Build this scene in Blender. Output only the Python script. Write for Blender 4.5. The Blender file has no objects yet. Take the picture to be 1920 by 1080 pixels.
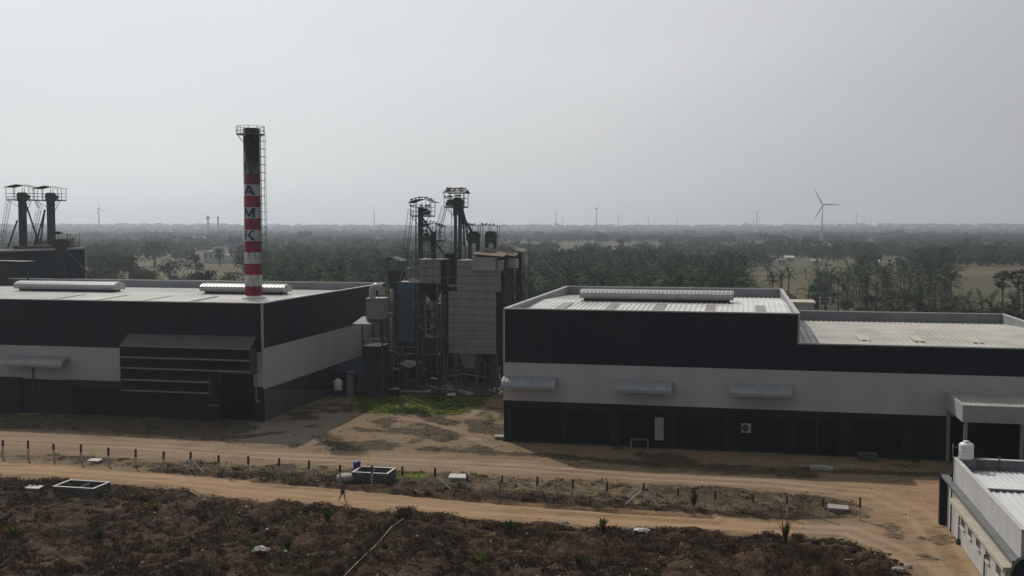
import bpy, math, random
import numpy as np
from mathutils import Vector, Matrix

R = random.Random(11)
NR = np.random.default_rng(5)
rad = math.radians
AX = rad(12.2)                       # the works stand turned 12 degrees to the view
CA, SA = math.cos(AX), math.sin(AX)
CAM_H, PITCH, FPX = 21.5, rad(3.43), 1950.0
SUN_EL, SUN_AZ = rad(44.0), rad(-28.7)

scene = bpy.context.scene
COL = scene.collection


def W(u, v, z=0.0):
    return Vector((u * CA + v * SA, -u * SA + v * CA, z))


def gz(x, y, z=0.0):
    """ground point (works coordinates) seen at a pixel of the 1920 px photograph"""
    dx = (x - 960) / FPX
    dy = (540 - y) / FPX
    Y = math.cos(PITCH) + dy * math.sin(PITCH)
    Z = -math.sin(PITCH) + dy * math.cos(PITCH)
    t = (z - CAM_H) / Z
    return ((dx * CA - Y * SA) * t, (dx * SA + Y * CA) * t)


def polar(px, d):
    """works coordinates of the spot d metres away under photo column px"""
    X = (px - 960) / FPX * d
    return (X * CA - d * SA, X * SA + d * CA)


# ----------------------------------------------------------------- materials
MATS = {}


def nodes_of(name):
    m = bpy.data.materials.new(name)
    m.use_nodes = True
    nt = m.node_tree
    b = nt.nodes['Principled BSDF']
    return m, nt, b


def mat(name, c, rough=0.7, var=0.25, scale=1.5, metal=0.0, spec=0.4, streak=0.0, c2=None, bump=0.0, bscale=30.0):
    if name in MATS:
        return MATS[name]
    m, nt, b = nodes_of(name)
    N, L = nt.nodes.new, nt.links.new
    b.inputs['Roughness'].default_value = rough
    b.inputs['Metallic'].default_value = metal
    b.inputs['Specular IOR Level'].default_value = spec
    tc = N('ShaderNodeTexCoord')
    mp = N('ShaderNodeMapping')
    L(tc.outputs['Object'], mp.inputs['Vector'])
    if streak:
        mp.inputs['Scale'].default_value = (1, 1, 1.0 / streak)
    no = N('ShaderNodeTexNoise')
    no.inputs['Scale'].default_value = scale
    no.inputs['Detail'].default_value = 6
    no.inputs['Roughness'].default_value = 0.62
    L(mp.outputs[0], no.inputs['Vector'])
    cr = N('ShaderNodeValToRGB')
    cr.color_ramp.elements[0].position = 0.32
    cr.color_ramp.elements[1].position = 0.68
    lo = c2 if c2 else tuple(x * (1 - var) for x in c)
    hi = tuple(min(1, x * (1 + var * 0.6)) for x in c)
    cr.color_ramp.elements[0].color = (*lo, 1)
    cr.color_ramp.elements[1].color = (*hi, 1)
    L(no.outputs['Fac'], cr.inputs[0])
    L(cr.outputs[0], b.inputs['Base Color'])
    if bump:
        n2 = N('ShaderNodeTexNoise')
        n2.inputs['Scale'].default_value = bscale
        n2.inputs['Detail'].default_value = 4
        L(tc.outputs['Object'], n2.inputs['Vector'])
        bp = N('ShaderNodeBump')
        bp.inputs['Strength'].default_value = bump
        bp.inputs['Distance'].default_value = 0.05
        L(n2.outputs['Fac'], bp.inputs['Height'])
        L(bp.outputs[0], b.inputs['Normal'])
    MATS[name] = m
    return m


def sheet_mat(name, c, rough=0.5, metal=0.0, pitch=0.35, var=0.2, stain=(0.4, 0.36, 0.3), stain_amt=0.3, axis=0, bump=0.5, spec=0.4):
    """profiled sheet: fine ribs as bump along one axis, run-down stains"""
    if name in MATS:
        return MATS[name]
    m = mat(name, c, rough, var, 0.5, metal, spec, streak=5.0)
    nt = m.node_tree
    N, L = nt.nodes.new, nt.links.new
    b = nt.nodes['Principled BSDF']
    tc = N('ShaderNodeTexCoord')
    sx = N('ShaderNodeSeparateXYZ')
    L(tc.outputs['Object'], sx.inputs[0])
    mu = N('ShaderNodeMath')
    mu.operation = 'MULTIPLY'
    mu.inputs[1].default_value = 2 * math.pi / pitch
    L(sx.outputs[axis], mu.inputs[0])
    si = N('ShaderNodeMath')
    si.operation = 'SINE'
    L(mu.outputs[0], si.inputs[0])
    bp = N('ShaderNodeBump')
    bp.inputs['Strength'].default_value = bump
    bp.inputs['Distance'].default_value = 0.03
    L(si.outputs[0], bp.inputs['Height'])
    L(bp.outputs[0], b.inputs['Normal'])
    old = b.inputs['Base Color'].links[0].from_socket
    no = N('ShaderNodeTexNoise')
    no.inputs['Scale'].default_value = 0.22
    no.inputs['Detail'].default_value = 8
    L(tc.outputs['Object'], no.inputs['Vector'])
    cr = N('ShaderNodeValToRGB')
    cr.color_ramp.elements[0].position = 0.48
    cr.color_ramp.elements[1].position = 0.72
    cr.color_ramp.elements[1].color = (stain_amt,) * 3 + (1,)
    cr.color_ramp.elements[0].color = (0, 0, 0, 1)
    L(no.outputs['Fac'], cr.inputs[0])
    mx = N('ShaderNodeMixRGB')
    mx.inputs[2].default_value = (*stain, 1)
    L(cr.outputs[0], mx.inputs[0])
    L(old, mx.inputs[1])
    L(mx.outputs[0], b.inputs['Base Color'])
    return m


M_CLAD = sheet_mat('charcoal cladding', (0.0062, 0.0090, 0.0175), 0.55, 0, 0.4, 0.25, (0.016, 0.016, 0.018), 0.5, bump=0.25, spec=0.12)
M_CLAD_V = sheet_mat('charcoal side cladding', (0.0062, 0.0090, 0.0175), 0.55, 0, 0.4, 0.25, (0.016, 0.016, 0.018), 0.5, axis=1, bump=0.25, spec=0.12)
M_WHITE = mat('white wall paint', (0.40, 0.405, 0.41), 0.75, 0.10, 0.35, streak=3, spec=0.2)
M_BASE = mat('dark plinth paint', (0.017, 0.020, 0.021), 0.8, 0.3, 0.6, spec=0.1)
M_BAY = mat('dark shutter paint', (0.006, 0.008, 0.0085), 0.75, 0.3, 0.8, spec=0.1)  # darker than the piers, putting the recess shade into the bay colour
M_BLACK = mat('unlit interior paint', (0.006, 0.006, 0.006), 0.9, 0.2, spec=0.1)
M_LINER = sheet_mat('grey liner sheet', (0.20, 0.215, 0.235), 0.5, 0.0, 0.5, 0.12, (0.12, 0.12, 0.12), 0.5, bump=0.6)
M_LINER_V = sheet_mat('grey liner side sheet', (0.22, 0.235, 0.25), 0.5, 0.0, 0.5, 0.12, (0.12, 0.12, 0.12), 0.5, axis=1, bump=0.6)
M_TRIM = mat('pale flashing', (0.36, 0.36, 0.36), 0.5, 0.15, 0.8)
M_ROOF = mat('zinc roof sheet', (0.60, 0.60, 0.585), 0.38, 0.2, 0.18, 0.2, c2=(0.46, 0.445, 0.41))
M_ROOF_B = mat('weathered roof sheet', (0.34, 0.33, 0.305), 0.5, 0.25, 0.3, 0.0, c2=(0.24, 0.225, 0.20))
M_ROOF_W = mat('new white roof sheet', (0.58, 0.59, 0.60), 0.4, 0.12, 0.4, 0.15)
M_SKYL = mat('dusty skylight sheet', (0.20, 0.185, 0.16), 0.4, 0.2, 2)
M_YEL = mat('yellowed skylight sheet', (0.42, 0.38, 0.27), 0.4, 0.3, 1.2)
M_AWN = mat('awning sheet', (0.27, 0.285, 0.295), 0.45, 0.15, 0.8, 0.1)
M_VENT = mat('vent sheet', (0.33, 0.34, 0.345), 0.4, 0.15, 0.8, 0.2)
M_GREY = mat('dark grey louvre sheet', (0.045, 0.047, 0.050), 0.6, 0.25, 0.7, streak=3)
M_LIP = mat('grey louvre edge', (0.19, 0.19, 0.195), 0.5, 0.2, 1)
M_STEEL = mat('dark oxide steel', (0.05, 0.056, 0.058), 0.6, 0.35, 1.5)
M_STEELG = mat('greenish painted steel', (0.075, 0.092, 0.092), 0.55, 0.3, 1.2)
M_PALE = mat('galvanised steel', (0.25, 0.25, 0.245), 0.5, 0.25, 1.5, 0.3)
M_RUST = mat('rusty sheet', (0.115, 0.088, 0.064), 0.8, 0.35, 1.2, c2=(0.06, 0.046, 0.036))
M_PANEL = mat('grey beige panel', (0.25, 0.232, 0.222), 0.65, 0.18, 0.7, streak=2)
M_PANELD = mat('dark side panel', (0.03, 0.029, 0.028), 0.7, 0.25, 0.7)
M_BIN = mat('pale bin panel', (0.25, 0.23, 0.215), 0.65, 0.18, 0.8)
M_CABIN = mat('pale cabin sheet', (0.30, 0.305, 0.315), 0.6, 0.1, 0.8)
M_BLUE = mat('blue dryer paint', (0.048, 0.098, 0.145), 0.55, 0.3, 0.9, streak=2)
M_BLUED = mat('navy roof sheet', (0.010, 0.015, 0.026), 0.8, 0.25, 0.9, spec=0.1)  # navy darkened further for the shade the plant throws on the canopies
M_TIN = mat('bright tin', (0.42, 0.42, 0.42), 0.4, 0.3, 1.5, 0.4)
M_CONC = mat('concrete', (0.26, 0.25, 0.23), 0.85, 0.25, 2.5, bump=0.4)
M_CONCD = mat('dark rendered concrete', (0.085, 0.09, 0.09), 0.85, 0.3, 1.8, bump=0.4)
M_CONCW = mat('pale concrete rim', (0.42, 0.42, 0.40), 0.8, 0.2, 2.0)
M_POST = mat('post concrete', (0.38, 0.36, 0.33), 0.85, 0.25, 3)
M_POSTT = mat('brown post paint', (0.055, 0.022, 0.016), 0.8, 0.25, 3)
M_PLASTIC = mat('white tank plastic', (0.62, 0.63, 0.64), 0.45, 0.08, 2)
M_WALLG = mat('light grey render', (0.40, 0.395, 0.39), 0.8, 0.12, 0.8, streak=2)
M_WALLM = mat('mid grey render', (0.115, 0.12, 0.125), 0.8, 0.2, 0.8)
M_GLASS = mat('dark window glass', (0.02, 0.022, 0.025), 0.15, 0.1, 1, spec=0.6)
M_BEIGE = mat('beige awning slab', (0.40, 0.37, 0.31), 0.8, 0.2, 1.2)
M_PVC = mat('white pipe', (0.24, 0.21, 0.17), 0.7, 0.3, 3)
M_RAG = mat('white torn plastic', (0.55, 0.55, 0.53), 0.6, 0.2, 6)
M_BIRD = mat('slate feathers', (0.035, 0.037, 0.042), 0.8, 0.4, 8)
M_TURB = mat('turbine paint', (0.80, 0.80, 0.80), 0.5, 0.05, 0.1)
M_BARK = mat('bark', (0.10, 0.08, 0.06), 0.9, 0.35, 4)
M_PBARK = mat('palm bark', (0.062, 0.054, 0.045), 0.9, 0.3, 5)
M_BLUEP = mat('blue plastic', (0.03, 0.04, 0.30), 0.5, 0.15, 3)
M_PINK = mat('faded pink board', (0.40, 0.27, 0.23), 0.8, 0.2, 3)
M_WOOD = mat('grey timber', (0.22, 0.19, 0.15), 0.85, 0.25, 4)
M_HOUSE = mat('whitewash', (0.46, 0.46, 0.44), 0.8, 0.12, 0.4)
M_SKIN = mat('brown skin', (0.16, 0.085, 0.05), 0.6, 0.1, 8)
M_SHIRT = mat('dark maroon shirt', (0.022, 0.012, 0.014), 0.9, 0.2, 20)
M_SHORT = mat('grey violet shorts', (0.07, 0.058, 0.085), 0.9, 0.2, 20)
M_HAIR = mat('black hair', (0.01, 0.009, 0.008), 0.7, 0.2, 30)


def leafm(name, c, var=0.35):
    m = mat(name, c, 0.85, var, 0.45, spec=0.08)
    nt = m.node_tree
    b = nt.nodes['Principled BSDF']
    t = nt.nodes.new('ShaderNodeBsdfTranslucent')
    nt.links.new(b.inputs['Base Color'].links[0].from_socket, t.inputs['Color'])
    x = nt.nodes.new('ShaderNodeMixShader')
    x.inputs[0].default_value = 0.4
    nt.links.new(b.outputs[0], x.inputs[1])
    nt.links.new(t.outputs[0], x.inputs[2])
    nt.links.new(x.outputs[0], nt.nodes['Material Output'].inputs['Surface'])
    return m


M_PALM = leafm('coconut frond', (0.030, 0.043, 0.025))
M_PALM2 = leafm('sunlit frond', (0.095, 0.112, 0.066))  # paler copy of the frond colour, sun glints painted in
M_PALMD = leafm('dead frond', (0.10, 0.08, 0.05))
M_LEAF = leafm('leaf green', (0.028, 0.040, 0.023))
M_LEAF2 = leafm('leaf olive', (0.043, 0.050, 0.028))
M_LEAF3 = leafm('leaf dark', (0.021, 0.031, 0.016))
M_W1 = leafm('dry weed brown', (0.041, 0.025, 0.014))
M_W2 = leafm('dry weed russet', (0.060, 0.034, 0.018))
M_W3 = leafm('dry weed tan', (0.115, 0.082, 0.047))
M_W4 = leafm('weed olive', (0.036, 0.040, 0.017))
M_W5 = leafm('weed green', (0.03, 0.046, 0.016))
M_W6 = leafm('weed dark', (0.015, 0.011, 0.008))
M_G1 = leafm('grass bright', (0.115, 0.155, 0.018))
M_G2 = leafm('grass green', (0.08, 0.11, 0.018))

# ----------------------------------------------------------------- builders
ORG = {}


def put(o, parent=None):
    COL.objects.link(o)
    if parent is not None:
        o.parent = parent
    return o


def tag(o, label=None, cat=None, group=None, kind=None):
    if label:
        o['label'] = label
    if cat:
        o['category'] = cat
    if group:
        o['group'] = group
    if kind:
        o['kind'] = kind
    return o


def thing(name, label, cat, u, v, z=0.0, group=None):
    o = bpy.data.objects.new(name, None)
    o.empty_display_size = 0.3
    o.location = W(u, v, z)
    o.rotation_euler = (0, 0, -AX)
    put(o)
    ORG[o.name] = (u, v, z)
    return tag(o, label, cat, group)


class MB:
    def __init__(s):
        s.v, s.f, s.m, s.s = [], [], [], []

    def poly(s, pts, mi=0, sm=False):
        n = len(s.v)
        s.v += [tuple(p) for p in pts]
        s.f.append(tuple(range(n, n + len(pts))))
        s.m.append(mi)
        s.s.append(sm)
        return s

    def box(s, u0, v0, z0, u1, v1, z1, mi=0):
        n = len(s.v)
        s.v += [(u0, v0, z0), (u1, v0, z0), (u1, v1, z0), (u0, v1, z0), (u0, v0, z1), (u1, v0, z1), (u1, v1, z1), (u0, v1, z1)]
        for q in ((0, 3, 2, 1), (4, 5, 6, 7), (0, 1, 5, 4), (1, 2, 6, 5), (2, 3, 7, 6), (3, 0, 4, 7)):
            s.f.append(tuple(n + i for i in q))
            s.m.append(mi)
            s.s.append(False)
        return s

    def hexa(s, lo, hi, mi=0):
        """lo, hi: 4 points each"""
        n = len(s.v)
        s.v += [tuple(p) for p in lo] + [tuple(p) for p in hi]
        for q in ((0, 3, 2, 1), (4, 5, 6, 7), (0, 1, 5, 4), (1, 2, 6, 5), (2, 3, 7, 6), (3, 0, 4, 7)):
            s.f.append(tuple(n + i for i in q))
            s.m.append(mi)
            s.s.append(False)
        return s

    def tube(s, p, q, r, n=8, r2=None, caps=True, mi=0, sm=None):
        p, q = Vector(p), Vector(q)
        r2 = r if r2 is None else r2
        d = (q - p)
        if d.length < 1e-6:
            return s
        d.normalize()
        a = d.cross(Vector((0, 0, 1)))
        if a.length < 1e-3:
            a = Vector((1, 0, 0))
        a.normalize()
        b = d.cross(a)
        k = len(s.v)
        off = math.pi / 4 if n == 4 else 0
        for i in range(n):
            t = 2 * math.pi * i / n + off
            e = a * math.cos(t) + b * math.sin(t)
            s.v.append(tuple(p + e * r))
            s.v.append(tuple(q + e * r2))
        sm = n > 5 if sm is None else sm
        for i in range(n):
            j = (i + 1) % n
            s.f.append((k + 2 * i, k + 2 * i + 1, k + 2 * j + 1, k + 2 * j))
            s.m.append(mi)
            s.s.append(sm)
        if caps:
            s.f.append(tuple(k + 2 * i for i in range(n)))
            s.f.append(tuple(k + 2 * i + 1 for i in reversed(range(n))))
            s.m += [mi, mi]
            s.s += [False, False]
        return s

    def path(s, pts, r, n=6, mi=0):
        for a, b in zip(pts[:-1], pts[1:]):
            s.tube(a, b, r, n, mi=mi)
        return s

    def bar(s, p, q, w, mi=0):
        return s.tube(p, q, w * 0.7071, 4, mi=mi, sm=False)

    def ext(s, prof, axis, a, b, mi=0, caps=True):
        """extrude a closed 2D profile: axis 'u' -> profile is (v,z), axis 'v' -> profile is (u,z)"""
        f = (lambda t, p: (t, p[0], p[1])) if axis == 'u' else (lambda t, p: (p[0], t, p[1]))
        n = len(prof)
        k = len(s.v)
        s.v += [f(a, p) for p in prof] + [f(b, p) for p in prof]
        for i in range(n):
            j = (i + 1) % n
            s.f.append((k + i, k + j, k + n + j, k + n + i))
            s.m.append(mi)
            s.s.append(False)
        if caps:
            s.f.append(tuple(k + i for i in reversed(range(n))))
            s.f.append(tuple(k + n + i for i in range(n)))
            s.m += [mi, mi]
            s.s += [False, False]
        return s

    def lathe(s, u, v, prof, n=24, mi=0):
        k = len(s.v)
        for r, z in prof:
            for i in range(n):
                t = 2 * math.pi * i / n
                s.v.append((u + r * math.cos(t), v + r * math.sin(t), z))
        for a in range(len(prof) - 1):
            for i in range(n):
                j = (i + 1) % n
                s.f.append((k + a * n + i, k + a * n + j, k + (a + 1) * n + j, k + (a + 1) * n + i))
                s.m.append(mi)
                s.s.append(True)
        return s

    def ribbed(s, u0, u1, line, pitch=0.5, h=0.07, mi=0):
        """roof sheet with raised ribs running along v; line is [(v,z),...]"""
        prof = []
        x = u0
        while x < u1 - 1e-6:
            for fx, fz in ((0.0, 0), (0.62, 0), (0.72, 1), (0.90, 1)):
                t = x + fx * pitch
                if t < u1:
                    prof.append((t, fz * h))
            x += pitch
        prof.append((u1, 0))
        k = len(s.v)
        n = len(prof)
        for v, z in line:
            s.v += [(p[0], v, z + p[1]) for p in prof]
        for a in range(len(line) - 1):
            for i in range(n - 1):
                s.f.append((k + a * n + i, k + a * n + i + 1, k + (a + 1) * n + i + 1, k + (a + 1) * n + i))
                s.m.append(mi)
                s.s.append(False)
        return s

    def mesh(s, name, mats, org=(0, 0, 0)):
        me = bpy.data.meshes.new(name)
        me.from_pydata([(p[0] - org[0], p[1] - org[1], p[2] - org[2]) for p in s.v], [], s.f)
        for m in (mats if isinstance(mats, (list, tuple)) else [mats]):
            me.materials.append(m)
        me.polygons.foreach_set('material_index', s.m)
        me.polygons.foreach_set('use_smooth', s.s)
        me.update()
        return me

    def part(s, name, mats, parent, label=None):
        root = parent
        while root.parent is not None:
            root = root.parent
        o = bpy.data.objects.new(name, s.mesh(name, mats, ORG[root.name]))
        put(o, parent)
        if label:
            o['label'] = label
        return o

    def solo(s, name, mats, label, cat, u, v, z=0.0, group=None, kind=None):
        o = bpy.data.objects.new(name, s.mesh(name, mats, (u, v, z)))
        o.location = W(u, v, z)
        o.rotation_euler = (0, 0, -AX)
        put(o)
        ORG[o.name] = (u, v, z)
        return tag(o, label, cat, group, kind)


def copy_tree(o, parent=None):
    c = o.copy()
    put(c)
    if parent is not None:
        c.parent = parent
    for ch in list(o.children):
        copy_tree(ch, c)
    return c


# ----------------------------------------------------------------- camera, sky, sun
cam = bpy.data.cameras.new('camera')
cam.sensor_width = 36.0
cam.lens = 36.0 * FPX / 1920
cam.clip_start = 0.5
cam.clip_end = 30000
co = bpy.data.objects.new('camera', cam)
co.location = (0, 0, CAM_H)
co.rotation_euler = (rad(90) - PITCH, 0, 0)
put(co)
scene.camera = co

wd = bpy.data.worlds.new('World')
scene.world = wd
wd.use_nodes = True
nt = wd.node_tree
bg = nt.nodes['Background']
sky = nt.nodes.new('ShaderNodeTexSky')
sky.sky_type = 'NISHITA'
sky.sun_disc = False
sky.sun_elevation = SUN_EL
sky.sun_rotation = SUN_AZ
sky.altitude = 50
sky.air_density = 1.0
sky.dust_density = 2.0
sky.ozone_density = 1.0
hs = nt.nodes.new('ShaderNodeHueSaturation')
hs.inputs['Saturation'].default_value = 0.35
nt.links.new(sky.outputs[0], hs.inputs['Color'])
# milky air: forward scatter brightens the sky towards the sun
tcw = nt.nodes.new('ShaderNodeTexCoord')
dt_ = nt.nodes.new('ShaderNodeVectorMath')
dt_.operation = 'DOT_PRODUCT'
dt_.inputs[1].default_value = (math.sin(SUN_AZ) * math.cos(SUN_EL), math.cos(SUN_AZ) * math.cos(SUN_EL), math.sin(SUN_EL))
nt.links.new(tcw.outputs['Generated'], dt_.inputs[0])
mr = nt.nodes.new('ShaderNodeMapRange')
mr.inputs['From Min'].default_value = -1
mr.inputs['From Max'].default_value = 1
nt.links.new(dt_.outputs['Value'], mr.inputs['Value'])
gl = nt.nodes.new('ShaderNodeValToRGB')
SKY = [(-1.0, (.08, .085, .095)), (0.0, (.155, .165, .18)), (.38, (.345, .34, .345)), (.55, (.455, .46, .48)), (.68, (.605, .61, .62)), (.76, (.65, .675, .685)), (.86, (.70, .75, .77)), (1.0, (.95, .95, .93))]
while len(gl.color_ramp.elements) < len(SKY):
    gl.color_ramp.elements.new(0.5)
for e, (p_, c_) in zip(gl.color_ramp.elements, SKY):
    e.position = (p_ + 1) / 2
    e.color = (*c_, 1)
nt.links.new(mr.outputs[0], gl.inputs[0])
sc_ = nt.nodes.new('ShaderNodeVectorMath')
sc_.operation = 'SCALE'
sc_.inputs['Scale'].default_value = 10.0
nt.links.new(gl.outputs[0], sc_.inputs[0])
mxw = nt.nodes.new('ShaderNodeMixRGB')
mxw.inputs[0].default_value = 0.85
nt.links.new(hs.outputs[0], mxw.inputs[1])
nt.links.new(sc_.outputs[0], mxw.inputs[2])
mpw = nt.nodes.new('ShaderNodeMapping')
mpw.inputs['Scale'].default_value = (1.2, 1.2, 5.0)
nt.links.new(tcw.outputs['Generated'], mpw.inputs[0])
nw = nt.nodes.new('ShaderNodeTexNoise')
nw.inputs['Scale'].default_value = 2.2
nw.inputs['Detail'].default_value = 4
nt.links.new(mpw.outputs[0], nw.inputs['Vector'])
rw = nt.nodes.new('ShaderNodeMapRange')
rw.inputs['From Min'].default_value = 0.3
rw.inputs['From Max'].default_value = 0.7
rw.inputs['To Min'].default_value = 0.985
rw.inputs['To Max'].default_value = 1.04
nt.links.new(nw.outputs['Fac'], rw.inputs['Value'])
vw = nt.nodes.new('ShaderNodeVectorMath')
vw.operation = 'SCALE'
nt.links.new(mxw.outputs[0], vw.inputs[0])
nt.links.new(rw.outputs[0], vw.inputs['Scale'])
nt.links.new(vw.outputs[0], bg.inputs['Color'])
bg.inputs['Strength'].default_value = 0.1

sl = bpy.data.lights.new('sun', 'SUN')
sl.energy = 2.8
sl.angle = rad(0.6)
sl.color = (1.0, 0.93, 0.82)
so = bpy.data.objects.new('sun', sl)
sv = Vector((math.sin(SUN_AZ) * math.cos(SUN_EL), math.cos(SUN_AZ) * math.cos(SUN_EL), math.sin(SUN_EL)))
so.rotation_euler = sv.to_track_quat('Z', 'Y').to_euler()
so.location = (0, 0, 200)
put(so)

scene.view_settings.view_transform = 'Standard'
scene.view_settings.look = 'None'
scene.view_settings.exposure = 0.07
scene.view_settings.gamma = 1.0
scene.cycles.max_bounces = 6
scene.cycles.volume_bounces = 0
scene.cycles.transparent_max_bounces = 6


# ----------------------------------------------------------------- terrain
def vnoise(x, y, seed=0):
    xi, yi = np.floor(x).astype(np.int64), np.floor(y).astype(np.int64)
    xf, yf = x - xi, y - yi
    sx, sy = xf * xf * (3 - 2 * xf), yf * yf * (3 - 2 * yf)

    def h(a, b):
        n = (a * 374761393 + b * 668265263 + seed * 982451653) & 0xFFFFFFFF
        n = ((n ^ (n >> 13)) * 1274126177) & 0xFFFFFFFF
        return ((n ^ (n >> 16)) & 0xFFFF) / 65535.0
    a, b, c, d = h(xi, yi), h(xi + 1, yi), h(xi, yi + 1), h(xi + 1, yi + 1)
    return (a + (b - a) * sx) * (1 - sy) + (c + (d - c) * sx) * sy


def fbm(x, y, seed=0, o=3):
    t, a, s = 0, 0.5, 0
    for i in range(o):
        t = t + a * vnoise(x * 2 ** i, y * 2 ** i, seed + i)
        s += a
        a *= 0.5
    return t / s


def sst(x, a, b):
    t = np.clip((x - a) / (b - a), 0, 1)
    return t * t * (3 - 2 * t)


def sdist(u, v, poly):
    """signed distance to polygon, positive inside"""
    p = np.array(poly, float)
    q = np.roll(p, -1, 0)
    d = np.full(u.shape, 1e9)
    ins = np.zeros(u.shape, bool)
    for (ax, ay), (bx, by) in zip(p, q):
        ex, ey = bx - ax, by - ay
        wx, wy = u - ax, v - ay
        t = np.clip((wx * ex + wy * ey) / (ex * ex + ey * ey + 1e-9), 0, 1)
        d = np.minimum(d, np.hypot(wx - ex * t, wy - ey * t))
        c = ((ay > v) != (by > v)) & (u < (bx - ax) * (v - ay) / (by - ay + 1e-12) + ax)
        ins ^= c
    return np.where(ins, d, -d)


def PP(*px):
    return [gz(*p) for p in px]


ROAD = PP((-120, 800), (150, 812), (330, 824), (480, 838), (600, 848), (700, 846), (820, 850), (960, 858), (1080, 874), (1200, 884), (1440, 893), (1700, 903), (1790, 896),
          (1820, 990), (1900, 1120), (1760, 1140), (1700, 1072), (1640, 1032), (1560, 1008), (1440, 1003), (1500, 975), (1620, 972), (1628, 955), (1560, 932), (1440, 918),
          (1200, 905), (960, 891), (760, 882), (640, 876), (480, 868), (250, 858), (100, 849), (-120, 842))
PATH = PP((-120, 860), (100, 870), (300, 888), (500, 905), (640, 917), (800, 932), (960, 945), (1200, 962), (1440, 976), (1520, 976), (1480, 1004), (1440, 1003), (1250, 988),
          (1110, 988), (960, 976), (760, 962), (640, 950), (480, 938), (250, 908), (110, 896), (-120, 888))
FIELD = PP((-160, 886), (0, 896), (110, 903), (250, 910), (480, 940), (640, 952), (760, 964), (960, 978), (1110, 990), (1250, 990), (1440, 1005), (1560, 1010), (1640, 1034),
           (1700, 1074), (1780, 1170), (1800, 1500), (-600, 1500))
STRIP = PP((-120, 846), (100, 853), (250, 863), (480, 871), (640, 879), (760, 886), (960, 894), (1200, 907), (1440, 920), (1560, 934), (1615, 950), (1620, 966),
           (1600, 972), (1440, 974), (1200, 960), (960, 943), (800, 930), (640, 914), (500, 903), (300, 886), (100, 868), (-120, 858))
LAWN = PP((690, 739), (780, 736), (890, 744), (905, 757), (850, 774), (700, 774), (670, 762))
SHADE_WEDGE = PP((395, 795), (480, 786), (560, 790), (650, 765), (690, 758), (640, 800), (590, 835), (480, 838), (440, 820))
TRENCH = [gz(*p) for p in ((760, 978), (735, 998), (700, 1030), (660, 1065), (610, 1110))]
FOOT = [gz(*p) for p in ((905, 764), (880, 780), (866, 800), (868, 812), (900, 830), (960, 850))]
FOOT2 = [gz(*p) for p in ((720, 775), (790, 790), (860, 808))]
PIT = gz(1535, 1058)
DITCH = [gz(*p) for p in ((480, 905), (560, 911), (640, 918), (700, 924), (800, 934), (960, 948), (1200, 966), (1330, 974))]


ROADC = [gz(*p) for p in ((-120, 822), (250, 836), (480, 853), (760, 865), (960, 875), (1200, 894), (1440, 906), (1640, 926), (1720, 960), (1760, 1010), (1830, 1120))]
PATHC = [gz(*p) for p in ((-120, 874), (110, 884), (300, 898), (500, 920), (640, 932), (800, 947), (960, 960), (1200, 975), (1440, 990), (1590, 994), (1690, 1036), (1790, 1120))]
DARK = PP((420, 884), (560, 888), (700, 900), (860, 914), (960, 925), (1200, 945), (1440, 962), (1600, 968), (1560, 975), (1440, 976), (1200, 963), (960, 946), (800, 932), (640, 917), (500, 905), (300, 888), (200, 876))
DEBRIS = PP((1560, 1000), (1640, 940), (1700, 925), (1770, 960), (1775, 1000), (1830, 1090), (1790, 1110), (1700, 1050))


def ldist(u, v, line):
    d = np.full(u.shape, 1e9)
    for (ax, ay), (bx, by) in zip(line[:-1], line[1:]):
        ex, ey = bx - ax, by - ay
        t = np.clip(((u - ax) * ex + (v - ay) * ey) / (ex * ex + ey * ey), 0, 1)
        d = np.minimum(d, np.hypot(u - ax - ex * t, v - ay - ey * t))
    return d


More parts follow.
